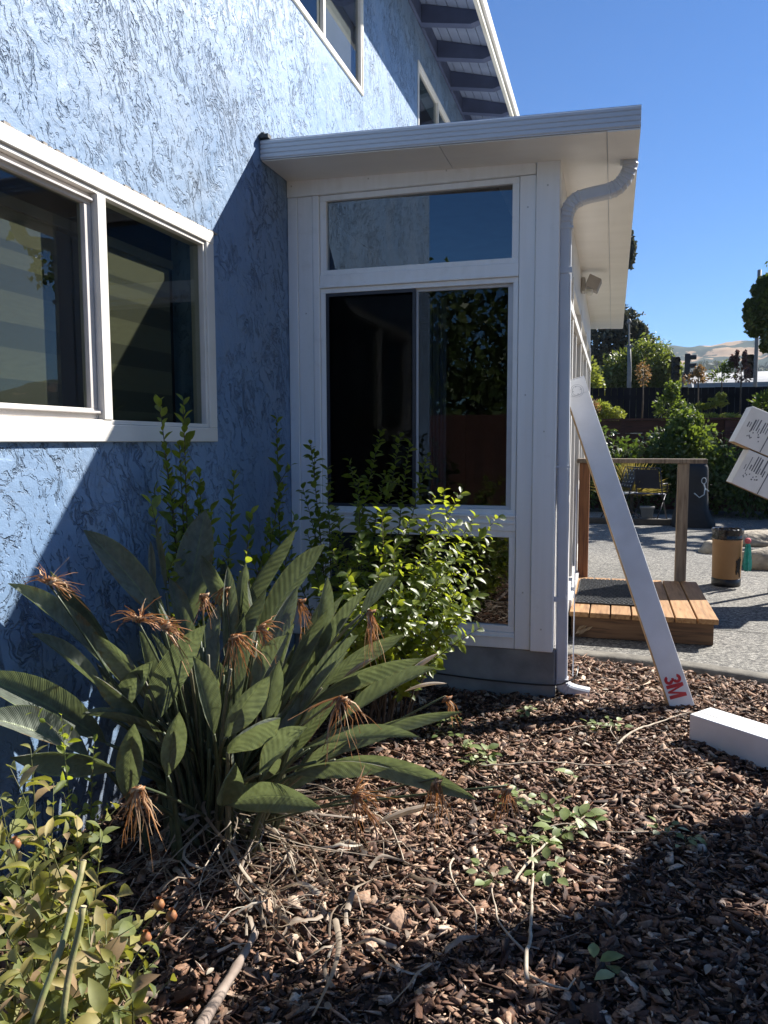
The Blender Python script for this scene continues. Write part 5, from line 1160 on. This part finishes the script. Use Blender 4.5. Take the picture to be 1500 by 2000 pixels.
# ------------------------------------------------------------------ garden beyond the patio
REDW = woodmat('red_retaining_boards', (.085,.022,.014), (.12,.035,.022), (.045,.012,.008), st=(.25,3,3))
rw_ = thing('retaining_wall', (4.5, 17, 0), 'dark red timber retaining wall across the back garden', 'retaining wall')
for k in range(7):
    MB().box((-1, 17.0+.006*k, .03+k*.262), (12, 17.06+.006*k, .03+k*.262+.256)).build('plank', REDW, rw_)
for x in range(0, 12, 2): bx('post', (x, 16.9, .03), (x+.1, 16.99, 1.84), REDW, rw_)
bx('cap', (-1, 16.93, 1.866), (12, 17.12, 1.90), REDW, rw_)
grid('terrace', -2, 14, 17.12, 26, 20, 20, lambda x, y: 1.845+.03*mnoise.noise(Vector((x, y, 0))), pm('dry_terrace_soil', (.16,.125,.085), (.24,.19,.13), rough=.95, scale=5))
BKF = pm('black_fence_paint', (.006,.0065,.010), (.009,.010,.015), rough=.8, scale=4, spec=.15)
bf = thing('black_fence', (5, 20, 1.84), 'tall black board fence closing off the raised terrace', 'fence')
x = -1.0
while x < 12.5:
    h = 2.74-.016*(x-1.3)+random.uniform(-.008,.008); MB().box((x, 20.0, 1.85), (x+.142, 20.022, h)).build('fence_board', BKF, bf); x += .147
for x in range(-1, 13, 2): bx('post', (x, 20.03, 1.8), (x+.09, 20.12, 2.66), BKF, bf)
bx('rail', (-1, 20.025, 2.45), (12.5, 20.06, 2.54), BKF, bf)

GRN = leafmat('garden_leaf', [(0, (.035,.06,.015)), (.6, (.075,.115,.025)), (1, (.14,.18,.045))], rough=.5, trans=(.28,.38,.04), tw=.28)
YEL = leafmat('yellow_green_leaf', [(0, (.10,.13,.02)), (.6, (.20,.23,.04)), (1, (.32,.33,.09))], rough=.5, trans=(.45,.5,.06), tw=.3)
ORG = leafmat('orange_leaf', [(0, (.12,.09,.04)), (.6, (.20,.14,.06)), (1, (.24,.21,.10))], rough=.6, trans=(.4,.22,.08), tw=.3)
PUR = leafmat('purple_leaf', [(0, (.09,.045,.05)), (.6, (.14,.07,.07)), (1, (.17,.13,.08))], rough=.6, trans=(.25,.1,.08), tw=.2)
GLD = leafmat('gold_grass', [(0, (.20,.15,.03)), (.6, (.34,.27,.07)), (1, (.45,.38,.14))], rough=.6, trans=(.5,.4,.08), tw=.3)
def bush(name, label, cat, loc, blobs_, per, size, mat, seed, trunk=None, group=None, lw=.6):
    t = thing(name, loc, label, cat, group); p = blobs(blobs_, per, seed)
    cloud('foliage' if cat != 'tree' else 'crown', mat, p, np.random.default_rng(seed+1).uniform(size*.6, size*1.3, len(p)), t, seed, lw=lw)
    if trunk:
        for pts, rads in trunk: MB().tube(pts, rads, 8).build('trunk' if cat == 'tree' else 'branch', TRK, t, smooth=True)
    return t
cs2 = []; r5 = random.Random(6)
while len(cs2) < 5200:
    gx = r5.uniform(1.5, 7.5); gy = r5.uniform(10.6, 17.5); z_ = r5.uniform(5.2, 6.7)
    if (gx-1.7)**2+(gy-14.2)**2 < 1.0**2: continue
    if mnoise.noise(Vector((gx*.9, gy*1.6, 3))) > .22 or (gy < 11.4 and mnoise.noise(Vector((gx*2, gy*3, 8))) > -.1): continue
    x_ = gx+.82*z_; y_ = gy+.92*z_
    if x_ < 1.863+.215*y_+.35: continue
    cs2.append((x_, y_, z_))
t2 = thing('shade_tree', (8.6, 18.5, 0), 'tall dark tree right of the patio, out of frame, shading the far end', 'tree')
cloud('crown', DKL, cs2, np.random.default_rng(3).uniform(.18, .30, len(cs2)), t2, 6, lw=.7)
MB().tube([(9.0,18.5,-.1),(8.9,18.5,2.5),(8.8,18.6,5.2)], [.22,.18,.1], 10).build('trunk', TRK, t2, smooth=True)
for e in ((7.0,17.5,5.6),(10.5,17.5,5.8),(8.0,20.5,5.7),(10.3,20.5,5.7)): MB().tube([(8.9,18.5,3.0), (Vector((8.9,18.5,3.0))+Vector(e))/2+Vector((0,0,.4)), e], [.1,.07,.03], 7).build('limb', TRK, t2, smooth=True)
bush('hedge_shrub', 'broad dark green hedge shrub under the retaining wall, left half', 'shrub', (1.9,16,.03), [(1.0,16,.8,.8,.6,.75),(1.8,16.1,.85,.8,.6,.7),(2.5,16,.75,.7,.6,.7),(2.9,15.9,1.0,.6,.5,.7)], 1300, .10, DKL, 11, [([(1.8,16.1,.0),(1.8,16.1,.7)],[.05,.03])])
bush('hedge_shrub', 'taller rounded green shrub rising past the retaining wall', 'shrub', (3.3,16,.03), [(3.1,16,1.25,.6,.5,.5),(3.45,16,1.0,.55,.5,.75),(3.8,15.9,.75,.6,.5,.65),(3.2,16.1,1.7,.33,.3,.35)], 1300, .10, GRN, 12, [([(3.4,16,.0),(3.4,16,.8)],[.05,.03])])
bush('hedge_shrub', 'dark low hedge shrub behind the slanting cartons', 'shrub', (4.6,15.6,.03), [(4.3,15.6,.65,.6,.6,.65),(4.9,15.6,.7,.6,.6,.7),(5.6,15.8,.9,.7,.6,.9)], 1200, .10, DKL, 13, [([(4.7,15.6,.0),(4.7,15.6,.5)],[.05,.03])])
bush('hedge_shrub', 'dark shrub against the sunroom end wall and patio', 'shrub', (1.2,15,.03), [(.8,15.2,.8,.6,.6,.8),(1.35,15.6,1.3,.4,.4,.6)], 1000, .09, DKL, 14, [([(1.0,15.3,.0),(1.0,15.3,.7)],[.05,.03])])
# golden shrub behind the chairs: fans of fine strips
gs = thing('golden_shrub', (2.25,15.0,.08), 'round golden yellow shrub behind the folding chairs', 'shrub')
mb = MB(); rg = random.Random(2)
for k in range(520):
    a = rg.uniform(0, 6.28); e = rg.uniform(.25, 1.5); L = rg.uniform(.5, .80); d = Vector((math.cos(a)*math.cos(e), math.sin(a)*math.cos(e), math.sin(e)))
    b0 = Vector((2.20,14.75,.42)); strip(mb, [b0+d*L*t+Vector((0,0,-.08*t*t)) for t in (0.25,.5,.75,1)], .006, .003, Vector((rg.random(),rg.random(),rg.random())))
mb.build('foliage', GLD, gs, kind='stuff'); MB().tube([(2.22,15,.08),(2.22,15,.55)], .03, 7).build('branch', TRK, gs)
# plants on the terrace
bush('terrace_plant', 'yellow-green leafy plant at the left end of the terrace', 'plant', (1.75,17.8,1.84), [(1.55,17.8,2.10,.22,.2,.22),(1.85,17.7,2.02,.22,.2,.15),(1.2,17.9,2.2,.25,.2,.3)], 330, .10, YEL, 21, [([(1.6,17.8,1.8),(1.6,17.8,2.1)],[.02,.012])])
bush('terrace_plant', 'rusty small plant beside the yellow-green one', 'plant', (1.45,17.6,1.84), [(1.42,17.6,2.1,.16,.15,.25)], 260, .07, ORG, 22, [([(1.42,17.6,1.8),(1.42,17.6,2.1)],[.015,.01])])
bush('terrace_plant', 'tall green shrub on the terrace left of centre', 'shrub', (3.1,17.9,1.84), [(3.0,17.9,2.15,.33,.3,.30),(3.05,17.9,2.5,.16,.16,.22),(3.25,17.8,2.05,.25,.2,.2)], 420, .09, GRN, 23, [([(3.05,17.9,1.8),(3.05,17.9,2.5)],[.03,.01])])
bush('terrace_plant', 'sprawling vine with yellow-green leaves on the terrace', 'plant', (3.9,18.2,1.84), [(3.65,18.2,2.18,.2,.15,.07),(4.0,18.2,2.25,.18,.15,.1),(4.05,18.1,2.4,.1,.1,.05)], 150, .10, YEL, 24, [([(3.5,18.2,1.85),(4.0,18.2,2.2)],[.01,.006])])
bush('terrace_plant', 'low strip of sunlit ground cover at the terrace edge', 'plant', (4.0,17.4,1.84), [(3.7,17.4,1.94,.3,.15,.06),(4.15,17.4,1.94,.25,.15,.06)], 200, .07, YEL, 25)
bush('terrace_plant', 'bushy green plant above the slanting cartons', 'shrub', (5.1,17.8,1.84), [(4.9,17.8,2.15,.3,.3,.3),(5.3,17.8,2.3,.4,.3,.4)], 500, .10, GRN, 26, [([(5.1,17.8,1.8),(5.1,17.8,2.2)],[.03,.015])])
for i, (x, top, lab, mt_, bl_) in enumerate(((2.50, 2.75, 'slim sapling with orange leaves at the fence', ORG, [(2.50,19.3,3.02,.17,.17,.26)]), (3.7, 2.8, 'sapling with yellow and rust leaves at the fence', ORG, [(3.65,19.3,2.86,.28,.2,.12),(3.72,19.3,3.02,.12,.12,.14)]),
    (4.2, 2.8, 'sapling with olive leaves topping the fence', GRN, [(4.15,19.3,2.92,.26,.2,.16),(4.3,19.3,3.12,.16,.12,.14)]), (4.6, 2.9, 'purple-leaved sapling with upright shoots at the fence', PUR, [(4.62,19.3,2.95,.22,.2,.22),(4.50,19.3,3.28,.05,.05,.2),(4.66,19.3,3.26,.05,.05,.2),(4.40,19.3,3.22,.06,.05,.14)]))):
    bush('sapling', lab, 'tree', (x,19.3,1.84), bl_, 300, .06, mt_, 40+i, [([(x,19.3,1.8),(x+.01,19.3,2.4),(x,19.3,3.05)],[.022,.018,.010])], 'saplings along the black fence')
# trees and street beyond the fence
bush('street_tree', 'dark grey-green gum tree rising behind the sunroom roof', 'tree', (1.6,40,0), [(.4,40,5.2,1.6,1.5,1.8),(1.6,40,5.6,1.4,1.4,1.9),(2.35,40,6.4,.8,.8,1.3),(2.9,40,5.6,.7,.8,.9),(3.0,40,6.5,.35,.5,.5),(3.3,40,5.8,.4,.5,.5),(.8,40,7.8,1.2,1.2,1.3),(1.2,40,9.4,.85,.9,1.4),(2.35,40,10.5,.30,.3,.75)], 1500, .26, leafmat('gum_leaf', [(0,(.03,.035,.025)),(.6,(.065,.07,.05)),(1,(.12,.12,.085))], rough=.5, trans=(.12,.13,.07), tw=.2), 51,
     [([(1.6,40,0),(1.5,40,3),(1.4,40,6),(1.5,40,10)],[.35,.28,.2,.08]), ([(1.45,40,8.0),(1.9,40,9.4),(2.35,40,10.9)],[.10,.07,.03])])
bush('street_tree', 'round bright green tree beyond the fence', 'tree', (3.3,34,0), [(2.5,34,4.1,.95,1,1.1),(3.2,34,4.5,.95,1,1.1),(3.85,34,4.0,.65,.8,.95),(3.1,34,3.2,1.5,1,1.0),(1.9,34,3.9,.7,.8,1.0),(1.3,34,3.3,.7,.8,.9)], 2300, .17, leafmat('sunny_leaf', [(0,(.04,.06,.015)),(.5,(.09,.12,.03)),(1,(.17,.20,.05))], rough=.45, trans=(.3,.36,.05), tw=.28), 52, [([(3.2,34,0),(3.2,34,3.5)],[.22,.15])])
bush('street_tree', 'narrow light green tree close to the sunroom end', 'tree', (1.2,28,0), [(.9,28,3.5,.5,.5,.8),(1.25,28,3.0,.35,.4,.7)], 900, .14, YEL, 53, [([(1.0,28,0),(1.0,28,3)],[.12,.08])])
bush('street_tree', 'dark leafy tree leaning in from the right edge', 'tree', (7.3,25,0), [(6.3,25,5.35,.6,.8,.7),(7.0,25,5.6,1.0,1,1.1),(5.85,25,5.0,.40,.4,.50),(6.25,25,4.45,.34,.4,.5),(7.3,25,4.7,.9,1,.9),(5.65,25,5.35,.2,.2,.14),(5.8,25,5.75,.2,.2,.15),(5.55,25,5.0,.12,.15,.10),(5.62,25,4.75,.13,.15,.09),(5.95,25,6.0,.2,.2,.12),(5.72,25,4.55,.12,.12,.10),(6.05,25,4.15,.14,.15,.14),(5.5,25,5.2,.08,.1,.06)], 2200, .13, DKL, 54, [([(7.2,25,0),(7.1,25,2.5),(7.0,25,4.8)],[.2,.17,.1])])
POLE = pm('grey_pole', (.22,.22,.21), (.16,.16,.155), rough=.7, scale=3)
up = thing('utility_pole', (2.42,32,0), 'grey utility pole in front of the trees', 'pole')
MB().tube([(2.42,32,0),(2.41,32,4.2),(2.37,32,5.15)], [.10,.085,.07], 10).build('pole', POLE, up, smooth=True)
MB().tube([(2.37,32,5.15),(2.35,32,6.0)], .035, 8).build('upper_mast', POLE, up); MB().lathe((2.35,32,6.0), [(0,-.06),(.07,-.05),(.09,.02),(.05,.12),(0,.13)], 10).build('lamp', POLE, up, smooth=True)
MB().box((2.22,31.95,5.05),(2.50,32.05,5.12)).build('crossarm', POLE, up)
sgn = thing('utility_pole', (6.42,29,0), 'thick grey post at the right edge beside the signal', 'pole')
MB().tube([(6.42,29,0),(6.42,29,7.1)], .065, 10).build('pole', POLE, sgn, smooth=True)
TLB = pm('signal_black', (.01,.012,.014), rough=.5)
def signal(x, y, z0, z1, ang, label):
    t = thing('traffic_light', (x, y, 0), label, 'traffic light', 'traffic lights beyond the fence'); w_ = .15; h = z1-z0; R_ = Matrix.Rotation(ang, 3, 'Z'); O = Vector((x, y, 0))
    MB().obox((x, y, (z0+z1)/2), R_@Vector((w_,0,0)), R_@Vector((0,.10,0)), (0,0,h/2)).build('housing', TLB, t, bevel=.02)
    for k in range(3):
        zc = z0+h*(k+.5)/3; c = O+Vector((0,0,zc))+R_@Vector((0,-.19,0)); mb = MB(); n = 10; vs = []
        for s in (0, 1):
            for q in range(n+1):
                a = math.pi*(-.15+1.3*q/n); vs.append(c+R_@Vector((.12*math.cos(a), (.09 if s == 0 else -.12), .12*math.sin(a))))
        mb.add(vs, [(q, q+1, n+2+q, n+1+q) for q in range(n)]); mb.build('visor', TLB, t)
        MB().obox(c+R_@Vector((0,.085,0)), R_@Vector((.1,0,0)), R_@Vector((0,.005,0)), (0,0,.1)).build('lens', pm('lens_%d' % k, (.03,.03,.03), rough=.2), t)
    return t
t = signal(4.60, 33, 3.85, 4.82, math.radians(80), 'right-facing traffic light left of the pale hall roof'); MB().tube([(4.45,33,0),(4.45,33,4.0),(4.58,33,4.2)], .05, 8).build('pole', POLE, t)
signal(4.15, 33, 3.80, 4.72, math.radians(10), 'traffic light half hidden against the green tree')
signal(6.36, 30, 3.60, 4.42, math.radians(0), 'traffic light on the grey post at the right edge')
# hall and house roofs beyond
HW = pm('hall_roof_white', (.46,.455,.44), (.40,.395,.38), rough=.6, scale=1); HG = pm('hall_wall_grey', (.22,.24,.25), rough=.8)
hb = thing('hall', (12, 62, 0), 'low pale-roofed hall with a curved gable beyond the street', 'building')
n = 10; poly = [(6.9+2.2*0, 60, 0)]; vs = []; x0_, x1_ = 7.2, 26
arc = [(0, 60+12*q/n, 5.2+1.45*math.sin(math.pi*q/n)**.8) for q in range(n+1)]
mb = MB(); vs = [(x0_, a[1], a[2]) for a in arc]+[(x1_, a[1], a[2]) for a in arc]; mb.add(vs, [(q, q+1, n+2+q, n+1+q) for q in range(n)]); mb.build('roof', HW, hb)
mb = MB(); mb.add([(x0_+.1, 60.05, 0), (x1_, 60.05, 0), (x1_, 60.05, 5.5), (x0_+.1, 60.05, 5.5)], [(0,1,2,3)]); mb.add([(x0_+.05,60,0),(x0_+.05,72,0)]+[(x0_+.05,a[1],a[2]) for a in reversed(arc)], [tuple(range(n+3))]); mb.build('wall', HG, hb)
h2 = thing('apartment_building', (22, 70, 0), 'pale grey building at the right edge beyond the street', 'building')
bx('wall', (15.8,70,0), (34,80,6.9), pm('pale_siding', (.42,.46,.48), rough=.7), h2); bx('roof', (15.5,69.6,6.92), (34.3,80.4,7.3), pm('grey_roof', (.55,.57,.58), rough=.7), h2)
for z_ in (3.4, 5.4):
    for x in range(17, 33, 3): wv = MB().box((x,69.93,z_), (x+1.5,69.99,z_+1.0)).build('window', HG, h2)
# street beyond fence
bx('street', (-60, 22, -.14), (80, 58, -.10), pm('asphalt', (.05,.05,.052), rough=.9), None, kind='structure')
# hills
def hillz(x, y):
    u = x-110; r_ = 127*math.exp(-((y-1150)/330)**2)
    b = 7*mnoise.noise(Vector((x*.008, y*.004, 1)))+7*mnoise.noise(Vector((x*.02, y*.012, 4)))+3.5*mnoise.noise(Vector((x*.06, y*.04, 7)))
    low = 45*math.exp(-((y-760)/140)**2)*(.7+.5*mnoise.noise(Vector((x*.012, 3, 2))))
    return -1+(r_+low+b*math.exp(-((y-1000)/420)**2))*min(1, max(0, (y-480)/160))
def hillmat():
    m, nt, b = new('golden_hills'); geo = N(nt, 'ShaderNodeNewGeometry'); 
    n1 = N(nt, 'ShaderNodeTexNoise', i_Scale=.012, i_Detail=8, i_Roughness=.62); nt.links.new(geo.outputs['Position'], n1.inputs['Vector'])
    n2 = N(nt, 'ShaderNodeTexNoise', i_Scale=.05, i_Detail=6); nt.links.new(geo.outputs['Position'], n2.inputs['Vector'])
    sp = N(nt, 'ShaderNodeSeparateXYZ'); nt.links.new(geo.outputs['Position'], sp.inputs[0])
    g = ramp(nt, n2.outputs[0], [(.3, (.40,.28,.19)), (.7, (.50,.38,.27))])
    hm = N(nt, 'ShaderNodeMath', operation='MULTIPLY_ADD'); nt.links.new(sp.outputs[2], hm.inputs[0]); hm.inputs[1].default_value = -.0020; nt.links.new(n1.outputs[0], hm.inputs[2])
    tr = ramp(nt, hm.outputs[0], [(.255, 0), (.275, 1)]); col = mixc(nt, tr, g, (.085,.11,.10)); nt.links.new(col, b.inputs['Base Color']); b.inputs['Roughness'].default_value = 1; b.inputs['Specular IOR Level'].default_value = 0
    return m
grid('hills', -500, 700, 480, 1500, 170, 120, hillz, hillmat())
OAK = leafmat('oak_leaf', [(0,(.03,.045,.02)),(1,(.07,.09,.04))], rough=.8, trans=(.1,.12,.04), tw=.15)
pts_ = []; rh = random.Random(8)
for k in range(2600):
    x = rh.uniform(-60, 300); y = rh.uniform(650, 1220); 
    if mnoise.noise(Vector((x*.012, y*.006, 9))) < .06+ (y-800)*.0006: continue
    pts_.append((x, y, hillz(x, y)+1.5))
if pts_: tag(cloud('hill_oaks', OAK, np.repeat(np.array(pts_), 5, axis=0)+np.random.default_rng(1).normal(0, 1.6, (len(pts_)*5, 3)), np.full(len(pts_)*5, 5.0), None, 5, lw=.9), 'dark oak woods dotted over the golden hills', 'woods')
HZM = bpy.data.materials.new('haze'); HZM.use_nodes = True; nt = HZM.node_tree; nt.nodes.remove(nt.nodes['Principled BSDF'])
pv_ = nt.nodes.new('ShaderNodeVolumePrincipled'); pv_.inputs['Density'].default_value = .0002; pv_.inputs['Color'].default_value = (.80,.88,1,1); nt.links.new(pv_.outputs[0], nt.nodes['Material Output'].inputs['Volume'])
HAZE = True
if HAZE:
    tag(MB().box((-520, -30, -3), (720, 1520, 165)).build('haze', HZM), 'thin bluish haze over the far hills', 'haze', kind='stuff')
